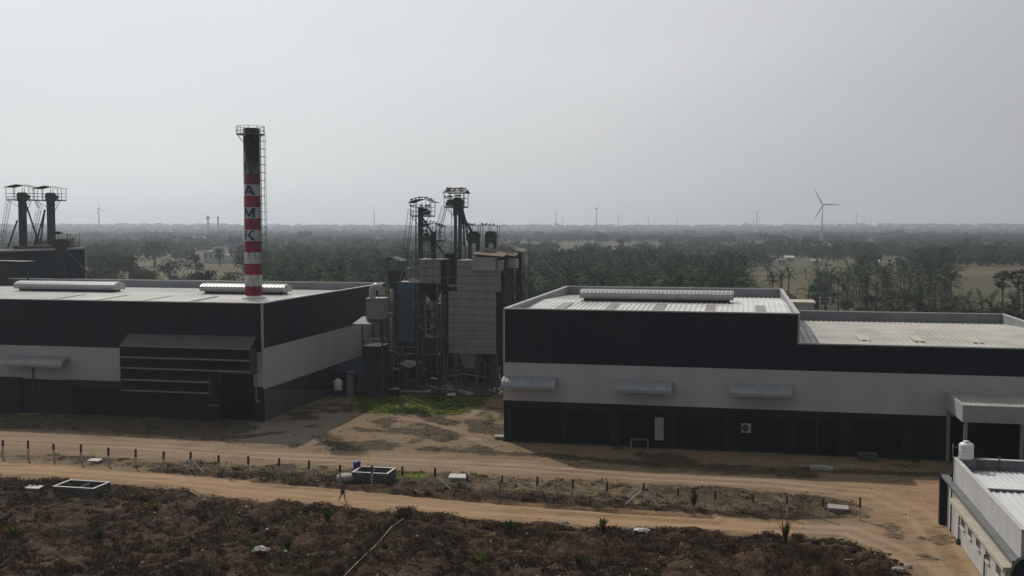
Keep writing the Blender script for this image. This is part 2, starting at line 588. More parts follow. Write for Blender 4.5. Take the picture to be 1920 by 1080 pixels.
def masks(u, v):
    r = {}
    n1 = fbm(u / 2.2, v / 2.2, 3) - 0.5
    n2 = fbm(u / 6.0, v / 6.0, 9) - 0.5
    road = sst(sdist(u, v, ROAD) + n1 * 2.0 + n2 * 1.6, -0.6, 0.9)
    path = sst(sdist(u, v, PATH) + n1 * 1.1, -0.4, 0.5)
    foot = 1 - sst(np.minimum(ldist(u, v, FOOT), ldist(u, v, FOOT2)) + n1 * 0.6, 0.35, 0.8)
    r['road'], r['path'] = road, path
    fld = sst(sdist(u, v, FIELD) + n1 * 1.6, -0.3, 0.6) * (1 - path)
    strip = sst(sdist(u, v, STRIP) + n1 * 1.5 + n2 * 1.5, -0.5, 0.8) * (1 - path)
    r['field'] = fld
    r['strip'] = strip
    road = road * (1 - strip * 0.85)
    r['sand'] = np.clip(np.maximum(np.maximum(road, path), foot), 0, 1) * (1 - fld)
    lawn = sst(sdist(u, v, LAWN) + n1 * 2.4 + n2 * 2, -1.8, 0.4)
    near = (v < 104) & (v > 85) & (u > -135) & (u < 40)
    weeds = np.where((v > 86) & (v < 128), sst(n2 + n1 * 0.7 + 0.03, -0.10, 0.26), 0) * (1 - r['sand'])
    deb = sst(sdist(u, v, DEBRIS) + n2 * 6, -1.5, 1.5) * sst(n1 + n2 * .6, 0.0, 0.18)
    weeds = np.maximum(weeds * (1 - deb), deb * 0.6)
    yard = np.where((v < 104.5) & (v > 92) & (u < -50), sst(sdist(u, v, PP((-160, 770), (480, 790), (470, 815), (440, 830), (330, 822), (150, 810), (-160, 800))) + n1 * 2.5 + n2 * 3, -1.0, 1.0), 0)
    weeds = np.maximum(weeds, yard * 0.75)
    # long weedy stripes in front of the buildings
    for (x0, y0), (x1, y1), w in (((610, 832), (740, 836), 0.9), (((675, 806)), (860, 816), 0.7), ((790, 841), (1000, 852), 0.7), ((1010, 852), (1200, 868), 1.0), ((1200, 868), (1500, 888), 1.3),
                                  ((1300, 872), (1760, 890), 0.7), ((425, 822), (520, 812), 1.1), ((20, 790), (400, 808), 1.3), ((880, 790), (935, 815), 1.2), ((830, 745), (905, 748), 0.9)):
        a, b = gz(x0, y0), gz(x1, y1)
        d = ldist(u, v, [a, b])
        weeds = np.maximum(weeds, 0.95 * (1 - sst(d + n1 * 2.2, w * 0.1, w * 2.0)))
    dark = sst(sdist(u, v, DARK) + n1 * 1.6, -0.5, 0.7)
    r['weed'] = np.clip(np.maximum(weeds * 0.9, strip * (0.56 + 0.25 * sst(n1 + n2, -.05, .2))), 0, 1) * (1 - fld)
    r['dark'] = dark * (1 - path) * (1 - fld)
    tr = np.minimum(np.abs(ldist(u, v, ROADC) - 0.85), np.abs(ldist(u, v, PATHC) - 0.75))
    r['track'] = (1 - sst(tr + n1 * 0.35, 0.12, 0.42)) * r['sand']
    r['warm'] = np.clip(np.maximum(path, sst(u + v * .2, 20, 34)), 0, 1)
    g2 = 1 - sst(ldist(u, v, PP((750, 890), (790, 893))) + n1 * 0.8, 0.3, 1.2)
    r['green'] = np.clip(np.maximum(lawn, g2), 0, 1)
    r['shade_grey'] = sst(sdist(u, v, SHADE_WEDGE) + n1 * 2, -0.8, 1.0) * (1 - lawn) * 0.62  # shadow of the left building painted into the ground as grey
    return r


def far_h(u, v):
    d = np.hypot(u, v)
    return (fbm(u / 260, v / 260, 21) - 0.5) * 5.0 * sst(d, 230, 600) + 21.0 * sst(d, 2600, 5200) + (fbm(u / 900, v / 900, 31) - 0.5) * 9 * sst(d, 2000, 4500)


def gh(u, v, m=None):
    u, v = np.asarray(u, float), np.asarray(v, float)
    z = far_h(u, v)
    if m is None:
        m = masks(u, v)
    b = fbm(u / 1.1, v / 1.1, 41, 3) - 0.5
    c = fbm(u / 3.4, v / 3.4, 47, 2) - 0.5
    nearw = 1 - sst(np.abs(v - 70), 70, 95)
    z = z + nearw * ((b * 0.95 + c * 0.55 + 0.5 * np.abs(fbm(u / .62, v / .62, 53, 2) - .5)) * m['field'] + (b * 0.45 + 0.10) * m['strip'] + b * 0.10 * (1 - m['field']) * (1 - m['sand']) + c * 0.05)
    td = ldist(u, v, TRENCH)
    z = z - 0.55 * (1 - sst(td, 0.25, 0.75)) + 0.25 * (sst(td, 0.6, 0.9) - sst(td, 1.0, 1.9))
    pd = np.hypot((u - PIT[0]) / 1.5, v - PIT[1])
    z = z - 1.1 * (1 - sst(pd + b * 0.6, 0.5, 1.9)) + 0.55 * (sst(pd, 1.4, 2.2) - sst(pd, 2.4, 4.0))
    dd = ldist(u, v, DITCH)
    z = z - 0.30 * (1 - sst(dd + b * 0.5, 0.1, 0.55)) + 0.18 * (sst(dd, 0.3, 0.6) - sst(dd, 0.7, 1.3))
    return z


def gh1(u, v):
    return float(gh(np.array([u]), np.array([v]))[0])


def geo(a, b, n, s):
    """n growing steps from a to b, first about s"""
    t = np.linspace(0, 1, n + 1)[1:]
    k = 3.0
    for _ in range(60):
        f = (np.exp(k * t) - 1) / (math.exp(k) - 1)
        k *= 1.02 if f[0] * abs(b - a) > s else 0.98
    return a + (b - a) * f


def ground():
    uu = np.concatenate([geo(-80, -5300, 60, 0.7)[::-1], np.arange(-80, 42.01, 0.3), geo(42, 5300, 60, 0.7)])
    vv = np.concatenate([geo(44, -300, 14, 1.0)[::-1], np.arange(44, 90, 0.27), np.arange(90, 140, 0.45), geo(140, 5300, 80, 0.8)])
    U, V = np.meshgrid(uu, vv)
    m = masks(U, V)
    Z = gh(U, V, m)
    nu, nv = len(uu), len(vv)
    P = np.stack([U * CA + V * SA, -U * SA + V * CA, Z], -1).reshape(-1, 3)
    idx = np.arange(nu * nv).reshape(nv, nu)
    F = np.stack([idx[:-1, :-1], idx[:-1, 1:], idx[1:, 1:], idx[1:, :-1]], -1).reshape(-1, 4)

    def fc(a):
        return (0.25 * (a[:-1, :-1] + a[:-1, 1:] + a[1:, 1:] + a[1:, :-1])).reshape(-1)
    cls = np.zeros(len(F), int)
    nearm = fc((np.abs(V - 75) < 45).astype(float)) > 0.9
    cls[(fc(m['road']) > 0.5) & nearm] = 1
    cls[(fc(m['path']) > 0.5) & nearm] = 2
    cls[(fc(m['field']) > 0.5) & nearm] = 3
    for k, name in enumerate(('ground', 'dirt_road', 'dirt_path', 'field')):
        f = F[cls == k]
        vi, inv = np.unique(f, return_inverse=True)
        me = bpy.data.meshes.new(name)
        me.vertices.add(len(vi))
        me.vertices.foreach_set('co', P[vi].ravel())
        me.loops.add(f.size)
        me.polygons.add(len(f))
        me.loops.foreach_set('vertex_index', inv.reshape(-1).astype(np.int32))
        me.polygons.foreach_set('loop_start', np.arange(0, f.size, 4, dtype=np.int32))
        me.update(calc_edges=True)
        me.polygons.foreach_set('use_smooth', np.ones(len(f), bool))
        for an in ('sand', 'weed', 'green', 'field', 'shade_grey', 'dark', 'track', 'warm'):
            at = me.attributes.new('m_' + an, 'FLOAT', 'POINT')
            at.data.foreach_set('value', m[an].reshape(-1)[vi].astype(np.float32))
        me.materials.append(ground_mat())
        o = bpy.data.objects.new(name, me)
        put(o)
        tag(o, kind='structure')


def ground_mat():
    if 'earth' in MATS:
        return MATS['earth']
    m, nt, b = nodes_of('earth')
    MATS['earth'] = m
    N, L = nt.nodes.new, nt.links.new
    b.inputs['Roughness'].default_value = 0.95
    b.inputs['Specular IOR Level'].default_value = 0.1
    ge = N('ShaderNodeNewGeometry')

    def noise(scale, detail=6, stretch=None, rough=0.6):
        n = N('ShaderNodeTexNoise')
        n.inputs['Scale'].default_value = scale
        n.inputs['Detail'].default_value = detail
        n.inputs['Roughness'].default_value = rough
        if stretch:
            mp = N('ShaderNodeMapping')
            mp.inputs['Rotation'].default_value = (0, 0, AX)
            mp.inputs['Scale'].default_value = stretch
            L(ge.outputs['Position'], mp.inputs[0])
            L(mp.outputs[0], n.inputs['Vector'])
        else:
            L(ge.outputs['Position'], n.inputs['Vector'])
        return n.outputs['Fac']

    def ramp(f, *stops):
        r = N('ShaderNodeValToRGB')
        while len(r.color_ramp.elements) < len(stops):
            r.color_ramp.elements.new(0.5)
        for e, (p, c) in zip(r.color_ramp.elements, stops):
            e.position = p
            e.color = (*c, 1)
        L(f, r.inputs[0])
        return r.outputs[0]

    def mix(f, a, c, mode='MIX'):
        x = N('ShaderNodeMixRGB')
        x.blend_type = mode
        if isinstance(f, float):
            x.inputs[0].default_value = f
        else:
            L(f, x.inputs[0])
        for i, q in ((1, a), (2, c)):
            if isinstance(q, tuple):
                x.inputs[i].default_value = (*q, 1)
            else:
                L(q, x.inputs[i])
        return x.outputs[0]

    edge = noise(1.3, 7, rough=0.7)

    def msk(name, k=1.0):
        a = N('ShaderNodeAttribute')
        a.attribute_name = 'm_' + name
        s = N('ShaderNodeMath')
        s.operation = 'MULTIPLY_ADD'
        L(edge, s.inputs[0])
        s.inputs[1].default_value = k
        s.inputs[2].default_value = -0.5 * k
        t = N('ShaderNodeMath')
        t.operation = 'ADD'
        L(a.outputs['Fac'], t.inputs[0])
        L(s.outputs[0], t.inputs[1])
        r = N('ShaderNodeMapRange')
        r.interpolation_type = 'SMOOTHSTEP'
        r.inputs['From Min'].default_value = 0.25
        r.inputs['From Max'].default_value = 0.75
        L(t.outputs[0], r.inputs['Value'])
        return r.outputs[0]

    fine = noise(3.0, 9, rough=0.72)
    mid = noise(0.45, 6)
    # far country: fields and scrub
    vor = N('ShaderNodeTexVoronoi')
    mp = N('ShaderNodeMapping')
    mp.inputs['Rotation'].default_value = (0, 0, 0.4)
    mp.inputs['Scale'].default_value = (0.011, 0.018, 0.0)
    L(ge.outputs['Position'], mp.inputs[0])
    L(mp.outputs[0], vor.inputs['Vector'])
    vor.inputs['Scale'].default_value = 1.0
    sep = N('ShaderNodeSeparateColor')
    L(vor.outputs['Color'], sep.inputs[0])
    far = ramp(sep.outputs[0], (0.0, (0.048, 0.048, 0.026)), (0.3, (0.098, 0.078, 0.043)), (0.55, (0.056, 0.057, 0.028)), (0.78, (0.13, 0.098, 0.058)), (1.0, (0.066, 0.066, 0.03)))
    far = mix(0.5, far, ramp(noise(0.06, 8), (0.3, (0.04, 0.038, 0.024)), (0.7, (0.11, 0.09, 0.052))))
    sepF = N('ShaderNodeSeparateXYZ')
    L(ge.outputs['Position'], sepF.inputs[0])
    wf = N('ShaderNodeMapRange')
    wf.inputs['From Min'].default_value = 900
    wf.inputs['From Max'].default_value = 2200
    L(sepF.outputs[1], wf.inputs['Value'])
    far = mix(wf.outputs[0], far, ramp(noise(0.008, 8, (1, 1, 0)), (0.3, (0.026, 0.032, 0.020)), (0.7, (0.05, 0.052, 0.032))))
    soil = ramp(fine, (0.25, (0.11, 0.074, 0.046)), (0.5, (0.185, 0.128, 0.079)), (0.75, (0.25, 0.178, 0.115)))
    soil = mix(ramp(mid, (0.42, (0, 0, 0)), (0.62, (0.55, 0.55, 0.55))), soil, (0.115, 0.098, 0.052))
    sepP = N('ShaderNodeSeparateXYZ')
    L(ge.outputs['Position'], sepP.inputs[0])
    fr = N('ShaderNodeMapRange')
    fr.inputs['From Min'].default_value = 135
    fr.inputs['From Max'].default_value = 175
    L(sepP.outputs[1], fr.inputs['Value'])
    col = mix(fr.outputs[0], soil, far)
    shade_grey = ramp(fine, (0.3, (0.115, 0.10, 0.083)), (0.7, (0.20, 0.178, 0.15)))  # greyer soil colour standing for that shadow wedge
    col = mix(msk('shade_grey'), col, shade_grey)
    def raw(name):
        a = N('ShaderNodeAttribute')
        a.attribute_name = 'm_' + name
        return a.outputs['Fac']

    def mul(a, k):
        n = N('ShaderNodeMath')
        n.operation = 'MULTIPLY'
        L(a, n.inputs[0])
        if isinstance(k, float):
            n.inputs[1].default_value = k
        else:
            L(k, n.inputs[1])
        return n.outputs[0]
    streak = noise(0.5, 8, (0.16, 1.6, 1.0), 0.7)
    s1 = ramp(streak, (0.30, (0.115, 0.082, 0.056)), (0.5, (0.215, 0.156, 0.107)), (0.70, (0.30, 0.228, 0.165)))
    s2 = ramp(streak, (0.30, (0.19, 0.108, 0.056)), (0.5, (0.32, 0.198, 0.108)), (0.70, (0.40, 0.262, 0.155)))
    sand = mix(raw('warm'), s1, s2)
    sand = mix(0.38, sand, ramp(fine, (0.32, (0.10, 0.066, 0.041)), (0.52, (0.22, 0.152, 0.098)), (0.68, (0.31, 0.225, 0.15))))
    blot = ramp(noise(0.33, 7, (0.6, 1.3, 1.0), 0.7), (0.50, (0, 0, 0)), (0.64, (0.6, 0.6, 0.6)))
    sand = mix(blot, sand, (0.125, 0.085, 0.053))
    sand = mix(mul(raw('track'), 0.6), sand, (0.335, 0.236, 0.150))
    col = mix(msk('sand', 1.0), col, sand)
    weed = ramp(fine, (0.28, (0.022, 0.018, 0.011)), (0.5, (0.062, 0.047, 0.028)), (0.75, (0.125, 0.094, 0.06)))
    col = mix(msk('weed', 1.9), col, weed)
    col = mix(msk('dark', 1.3), col, ramp(fine, (0.3, (0.018, 0.012, 0.008)), (0.6, (0.06, 0.038, 0.024)), (0.75, (0.12, 0.078, 0.048))))
    fld = ramp(fine, (0.28, (0.010, 0.006, 0.004)), (0.5, (0.042, 0.024, 0.014)), (0.72, (0.11, 0.068, 0.040)))
    fld = mix(ramp(noise(0.22, 6), (0.5, (0, 0, 0)), (0.72, (0.6, 0.6, 0.6))), fld, (0.115, 0.078, 0.047))
    col = mix(msk('field', 0.7), col, fld)
    grn = ramp(fine, (0.3, (0.075, 0.10, 0.014)), (0.7, (0.13, 0.165, 0.026)))
    col = mix(msk('green', 0.9), col, grn)
    L(col, b.inputs['Base Color'])
    bp = N('ShaderNodeBump')
    bp.inputs['Strength'].default_value = 0.7
    bp.inputs['Distance'].default_value = 0.18
    L(fine, bp.inputs['Height'])
    L(bp.outputs[0], b.inputs['Normal'])
    return m


ground()


def bulk(name, P, F, mi, mats, label, kind='stuff', smooth=False):
    """one big mesh of quads or triangles from arrays in works coordinates"""
    P = np.asarray(P, float)
    Q = np.stack([P[:, 0] * CA + P[:, 1] * SA, -P[:, 0] * SA + P[:, 1] * CA, P[:, 2]], -1)
    me = bpy.data.meshes.new(name)
    k = F.shape[1]
    me.vertices.add(len(Q))
    me.vertices.foreach_set('co', Q.ravel())
    me.loops.add(F.size)
    me.polygons.add(len(F))
    me.loops.foreach_set('vertex_index', F.reshape(-1).astype(np.int32))
    me.polygons.foreach_set('loop_start', np.arange(0, F.size, k, dtype=np.int32))
    me.polygons.foreach_set('material_index', np.asarray(mi, np.int32))
    for m in mats:
        me.materials.append(m)
    me.update(calc_edges=True)
    o = bpy.data.objects.new(name, me)
    put(o)
    return tag(o, label, None, None, kind)


# ----------------------------------------------------------------- low plants
def tufts(name, n, box, accept, mats, weights, hgt, wid, blades, label, spread=0.25, lean=0.8):
    pu = NR.uniform(box[0], box[1], n)
    pv = NR.uniform(box[2], box[3], n)
    m = masks(pu, pv)
    a = accept(pu, pv, m)
    keep = NR.random(n) < a
    pu, pv = pu[keep], pv[keep]
    pz = gh(pu, pv)
    n = len(pu)
    sz = NR.uniform(0.6, 1.3, n) * (0.7 + 0.6 * fbm(pu / 4, pv / 4, 77))
    mk = NR.choice(len(mats), n, p=np.array(weights) / sum(weights))
    # clumps of one kind together
    zone = fbm(pu / 5, pv / 5, 88)
    B = blades
    ang = NR.uniform(0, 2 * np.pi, (n, B))
    rr = NR.uniform(0, spread, (n, B)) * sz[:, None]
    bx = pu[:, None] + np.cos(ang) * rr
    by = pv[:, None] + np.sin(ang) * rr
    bz = pz[:, None] - 0.04 + 0 * bx
    h = NR.uniform(0.5, 1.1, (n, B)) * hgt * sz[:, None]
    le = NR.uniform(0.1, lean, (n, B)) * h
    a2 = ang + NR.normal(0, 0.7, (n, B))
    tx, ty, tz = bx + np.cos(a2) * le, by + np.sin(a2) * le, bz + h
    w = NR.uniform(0.6, 1.3, (n, B)) * wid
    a3 = NR.uniform(0, 2 * np.pi, (n, B))
    dx, dy = np.cos(a3) * w / 2, np.sin(a3) * w / 2
    mx, my, mz = bx * 0.5 + tx * 0.5 - np.cos(a2) * le * 0.18, by * 0.5 + ty * 0.5 - np.sin(a2) * le * 0.18, bz + h * 0.62
    V = np.stack([np.stack([bx - dx * .6, by - dy * .6, bz], -1), np.stack([bx + dx * .6, by + dy * .6, bz], -1),
                  np.stack([mx + dx, my + dy, mz], -1), np.stack([tx, ty, tz], -1), np.stack([mx - dx, my - dy, mz], -1)], 2).reshape(-1, 3)
    k = np.arange(n * B) * 5
    F1 = np.stack([k, k + 1, k + 2, k + 4], -1)
    F2 = np.stack([k + 4, k + 2, k + 3, k + 3], -1)
    # triangles as separate call avoided: use quads with a narrow tip
    V2 = V.reshape(-1, 5, 3)
    tip2 = V2[:, 3] + (V2[:, 2] - V2[:, 4]) * 0.12
    V3 = np.concatenate([V2, tip2[:, None, :]], 1).reshape(-1, 3)
    k = np.arange(n * B) * 6
    F = np.concatenate([np.stack([k, k + 1, k + 2, k + 4], -1), np.stack([k + 4, k + 2, k + 5, k + 3], -1)])
    mi = np.repeat(mk, B)
    return bulk(name, V3, F, np.concatenate([mi, mi]), mats, label)


def clumps(name, n, box, accept, mats, weights, rad_, hgt, bits, q, label):
    """low mounds of dead brush: many small leaf-sized bits in flat domes"""
    pu, pv = NR.uniform(box[0], box[1], n), NR.uniform(box[2], box[3], n)
    m = masks(pu, pv)
    keep = NR.random(n) < accept(pu, pv, m)
    pu, pv = pu[keep], pv[keep]
    n = len(pu)
    pz = gh(pu, pv)
    sz = NR.uniform(0.5, 1.4, n) * (0.6 + 0.8 * fbm(pu / 3.5, pv / 3.5, 77))
    zone = fbm(pu / 4.5, pv / 4.5, 88) + NR.normal(0, .10, n)
    order = np.argsort(np.argsort(zone)) / max(n, 1)
    mk = np.searchsorted(np.cumsum(np.array(weights) / sum(weights)), order).clip(0, len(mats) - 1)
    B = bits
    an, el, rr = NR.uniform(0, 2 * np.pi, (n, B)), NR.random((n, B)), NR.random((n, B)) ** .5
    r_ = rad_ * sz[:, None] * rr
    cx, cy = pu[:, None] + np.cos(an) * r_ * 1.25, pv[:, None] + np.sin(an) * r_
    cz = pz[:, None] - .03 + hgt * sz[:, None] * np.sqrt(np.clip(1 - rr ** 2, 0, 1)) * (0.25 + .75 * el)
    s_ = q * NR.uniform(.5, 1.3, (n, B)) * .5
    a1 = NR.uniform(0, 2 * np.pi, (n, B))
    up = NR.uniform(-.2, 1.2, (n, B))
    e1 = np.stack([np.cos(a1), np.sin(a1), up * .8], -1) * s_[..., None] * 1.5
    e2 = np.stack([-np.sin(a1), np.cos(a1), NR.uniform(-.8, .8, (n, B))], -1) * s_[..., None] * .6
    c = np.stack([cx, cy, cz], -1)
    P = np.stack([c - e1, c - e2, c + e1, c + e2], 2).reshape(-1, 3)
    mi = np.repeat(mk, B)
    sw = NR.random(n * B) < .22
    mi = np.where(sw, NR.integers(0, len(mats), n * B), mi)
    return bulk(name, P, np.arange(len(P)).reshape(-1, 4), mi, mats, label)


clumps('dry_weeds', 17500, (-75, 24, 44, 77), lambda u, v, m: m['field'] * (0.30 + 1.1 * sst(fbm(u / 3.2, v / 3.2, 61), 0.34, 0.6)) * (np.hypot((u - PIT[0]) / 1.5, v - PIT[1]) > 1.8) * (ldist(u, v, TRENCH) > 0.5),
       [M_W6, M_W1, M_W2, M_W1, M_W3, M_W4], [3, 4, 4, 2, 1.2, 1.1], .42, .22, 30, .13, 'dry brown weeds and dead brush covering the rough field in the foreground')
clumps('scrub', 5200, (-75, 14, 74, 92), lambda u, v, m: np.maximum(m['strip'] * .30 * sst(fbm(u / 2.6, v / 2.6, 62), 0.40, 0.6), m['dark'] * .75 * sst(fbm(u / 2.0, v / 2.0, 63), .3, .55)),
       [M_W6, M_W1, M_W4, M_W2, M_W3, M_W4], [2.5, 3, 2, 2.5, 1.5, 1.2], .38, .30, 26, .12, 'low dry scrub growing along the row of fence posts')
tufts('weeds', 15000, (-110, 32, 78, 128), lambda u, v, m: m['weed'] * 0.55 * (~((u > -22.8) & (v > 100))) * (~((u < -50.2) & (v > 104))),
      [M_W4, M_W1, M_W5, M_W3, M_W6], [3.5, 2.5, 1.0, 2.0, 1.2], 0.17, 0.05, 11, 'patchy low weeds between the dirt road and the buildings', 0.4, 1.2)
tufts('grass', 9000, (-50, -26, 80, 128), lambda u, v, m: m['green'] * (1 - m['path']),
      [M_G1, M_G2, M_W4], [5, 3, 0.5], 0.20, 0.07, 8, 'bright green grass lawn in front of the grain towers', 0.3, 1.0)

# ----------------------------------------------------------------- the right-hand works building
VR, UR0, UST, UR1 = 100.64, -22.6, 5.78, 32.7


def lerp(line, v):
    for (a, za), (b, zb) in zip(line[:-1], line[1:]):
        if a <= v <= b:
            return za + (zb - za) * (v - a) / (b - a)
    return line[-1][1]


def skylight(parent, u, v0, v1, w, line, m=None):
    z0, z1 = lerp(line, v0) + 0.085, lerp(line, v1) + 0.085
    MB().hexa([(u, v0, z0), (u + w, v0, z0), (u + w, v1, z1), (u, v1, z1)],
              [(u, v0, z0 + .03), (u + w, v0, z0 + .03), (u + w, v1, z1 + .03), (u, v1, z1 + .03)]).part('skylight', m or M_SKYL, parent)


def ridge_vent(parent, u0, u1, v, z, pitch=0.5, skew=0.0):
    b = MB()
    b.box(u0 + .4, v - .75, z - .35, u1 - .4, v + .75, z + .5)
    k = b.part('ridge_vent', M_GREY, parent)
    h = MB()
    line = [(v - 1.2, z + .42), (v - 1.4, z + .72), (v - 1.25, z + 1.05), (v - .8, z + 1.32), (v, z + 1.42), (v + .8, z + 1.32), (v + 1.25, z + 1.05), (v + 1.4, z + .72), (v + 1.2, z + .42)]
    h.ribbed(u0, u1, line, pitch, 0.05)
    for u in (u0 + .02, u1 - .02):
        h.poly([(u, p[0], p[1]) for p in line])
    h.part('hood', M_VENT, k)


def awning(parent, u0, u1, v, z, d=1.25):
    a = MB()
    line = [(v, z), (v - .45 * d, z - .12), (v - .8 * d, z - .38), (v - d, z - .75), (v - d, z - 1.05)]
    a.ribbed(u0, u1, line, 0.36, 0.05)
    for u in (u0, u1):
        a.poly([(u, p[0], p[1]) for p in line] + [(u, v, z - .45)])
    return a.part('awning', M_AWN, parent)


wr = thing('works_building', 'dark works building with a stepped roof and white wall band, right of the grain towers', 'factory building', 5, VR)
b = MB()
b.box(UR0, VR + .03, 4.1, UR1, VR + .25, 10.4)
b.box(UR0, VR + .03, 10.4, UST, VR + .25, 13.2)
b.box(UR0, 139.25, 0, UST, 139.5, 13.2)
b.box(UST, 139.25, 0, UR1, 139.5, 10.4)
b.part('wall', M_LINER, wr)
b = MB()
b.box(UR0, VR + .25, 0, UR0 + .25, 139.25, 13.2)
b.part('side_wall', M_LINER_V, wr)
MB().box(UST - .25, VR + .25, 9.0, UST, 139.25, 13.2).part('side_wall', M_LINER_V, wr)
MB().box(UR1 - .25, VR + .25, 0, UR1, 139.25, 10.4).part('side_wall', M_LINER_V, wr)
b = MB()
b.box(UR0 + .12, VR, 7.9, UST, VR + .03, 13.2)
b.box(UST, VR, 7.9, UR1, VR + .03, 10.4)
b.part('cladding', M_CLAD, wr)
MB().box(UR0 - .03, VR - .03, 4.1, UR1, VR + .03, 7.9).part('wall_band', M_WHITE, wr)
b = MB()
b.box(UR0 - .04, VR - .06, 13.2, UST + .08, VR + .3, 13.32)
b.box(UR0 - .04, VR + .3, 13.2, UR0 + .32, 139.6, 13.32)
b.box(UST - .3, VR + .3, 13.2, UST + .08, 139.6, 13.32)
b.box(UR0 + .32, 139.2, 13.2, UST - .3, 139.6, 13.32)
b.box(UST + .08, VR - .06, 10.4, UR1 + .06, VR + .3, 10.52)
b.box(UST, 139.2, 10.4, UR1 - .3, 139.6, 10.52)
b.box(UR1 - .3, VR + .3, 10.4, UR1 + .06, 139.6, 10.52)
b.box(UR0 - .05, VR - .05, 7.9, UR0 + .12, VR + .03, 13.2)
b.box(UST - .10, VR - .05, 10.4, UST + .08, VR + .03, 13.2)
b.part('coping', M_TRIM, wr)
RL_H = [(VR + .25, 12.35), (119.5, 12.85), (139.25, 12.1)]
RL_L = [(VR + .25, 9.45), (120.5, 10.12), (139.25, 9.2)]
MB().ribbed(UR0 + .25, UST - .25, RL_H, 0.55, 0.07).part('roof', M_ROOF, wr, 'bright upper zinc roof')
MB().ribbed(UST, UR1 - .25, RL_L, 0.62, 0.09).part('roof', M_ROOF_B, wr, 'weathered lower roof')
for u in (-18.9, -13.7, -8.5, -3.2, 2.0):
    skylight(wr, u, 108.8, 115.8, 1.0, RL_H)
for u in (12.3, 17.6, 23.0):
    skylight(wr, u, 110.5, 114.5, 1.1, RL_L, M_YEL)
ridge_vent(wr, -17.6, -0.3, 119.5, 12.75, 0.45)
for u0, u1 in ((-22.65, -17.2), (-11.4, -5.9), (-0.45, 5.15)):
    awning(wr, u0, u1, VR - .03, 6.5)
bays = [(-21.76, -16.7), (-16.2, -11.98), (-10.94, -6.55), (-5.53, -0.98), (0.11, 4.65), (5.62, 9.48), (10.48, 15.19), (16.08, 18.16)]
b = MB()
b.box(UR0, VR + .3, 0, UR1, VR + .5, 4.1)
e = UR0
for u0, u1 in bays + [(19.4, UR1)]:
    b.box(e, VR, 0, u0, VR + .3, 3.3)
    e = u1
b.box(UR0, VR - .02, 3.3, 19.4, VR + .3, 4.1)
b.box(UR0, VR - .35, 0, 19.2, VR - .001, 0.16)
b.part('base_wall', M_BASE, wr)
for i, (u0, u1) in enumerate(bays):
    k = MB()
    if i == 2:
        k.box(u0, VR + .18, 0, -8.62, VR + .296, 3.3)
        k.box(-8.62, VR + .18, 3.0, u1, VR + .296, 3.3)
        k.box(-7.6, VR + .18, 0, u1, VR + .296, 3.0)
    else:
        k.box(u0, VR + .18, 0, u1, VR + .296, 3.3)
        z = 0.2
        while z < 3.2:
            k.box(u0, VR + .15, z, u1, VR + .18, z + 0.03)
            z += 0.42
    k.part('bay_panel', M_BAY, wr)
MB().box(-8.6, VR + .24, 0.0, -7.62, VR + .29, 3.0).part('doorway', M_BLACK, wr)  # flat black sheet standing for the unlit doorway
d = MB()
d.box(-7.58, VR - .02, 0.72, -6.72, VR + .03, 2.95)
dd = d.part('door', M_CABIN, wr, 'white door leaf folded open')
MB().box(-6.85, VR - .06, 1.7, -6.78, VR - .02, 1.95).part('handle', M_STEEL, dd)
MB().box(19.4, VR + .05, 0, UR1, VR + .25, 4.1).part('loading_bay', M_BLACK, wr)  # black sheet standing for the dark opening under the canopy
MB().tube((7.6, VR - .1, 0.1), (7.6, VR - .1, 4.1), .06).part('pipe', M_STEEL, wr)
MB().tube((-22.0, VR - .1, 0.1), (-22.0, VR - .1, 3.2), .05).part('pipe', M_STEEL, wr)
# entrance canopy
k = MB()
k.box(18.9, 93.6, 4.85, 19.1, VR - .04, 6.3)
k.box(19.1, 93.6, 4.85, UR1, 93.8, 6.3)
ec = k.part('entrance_canopy', M_CABIN, wr)
MB().ribbed(19.1, UR1, [(93.8, 5.75), (VR - .05, 6.2)], 0.34, 0.05).part('canopy_roof', M_ROOF_B, ec)
for u, v in ((19.25, 94.0), (19.05, 100.3), (23.7, 94.0), (28.6, 94.0)):
    MB().box(u - .13, v - .13, 0, u + .13, v + .13, 4.85).part('post', M_PALE, ec)
MB().box(19.1, 93.8, 4.86, UR1, VR - .05, 4.9).part('soffit', M_BASE, ec)

# things by that wall
k = thing('air_conditioner', 'white air conditioner outdoor unit hung on the dark shutter wall', 'air conditioner', 1.07, VR - .4, 1.83)
MB().box(.62, VR - .38, 1.87, 1.52, VR - .03, 2.72).part('casing', M_CABIN, k)
g = MB()
for r in (.32, .24, .16, .08):
    for i in range(14):
        a0, a1 = 2 * math.pi * i / 14, 2 * math.pi * (i + 1) / 14
        g.bar((.98 + r * math.cos(a0), VR - .40, 2.3 + r * math.sin(a0)), (.98 + r * math.cos(a1), VR - .40, 2.3 + r * math.sin(a1)), .022)
g.tube((.98, VR - .385, 2.3), (.98, VR - .382, 2.3), .33, 16)
g.part('fan_grille', M_STEEL, k)
MB().box(.7, VR - .4, 1.8, .76, VR, 1.87).part('bracket', M_STEEL, k)
MB().box(1.38, VR - .4, 1.8, 1.44, VR, 1.87).part('bracket', M_STEEL, k)
k = thing('table', 'small metal framed table standing outside the open door', 'table', -8.9, 99.6)
MB().box(-9.8, 99.2, .90, -8.1, 100.0, .97).part('table_top', M_STEELG, k)
for u, v in ((-9.75, 99.25), (-8.15, 99.25), (-9.75, 99.95), (-8.15, 99.95)):
    MB().box(u - .035, v - .035, 0, u + .035, v + .035, .90).part('leg', M_PALE, k)
k = MB().hexa([(11.2, 98.9, .02), (12.7, 98.9, .02), (12.7, 99.7, .02), (11.2, 99.7, .02)], [(11.05, 98.8, .62), (12.85, 98.8, .62), (12.85, 99.8, .62), (11.05, 99.8, .62)])
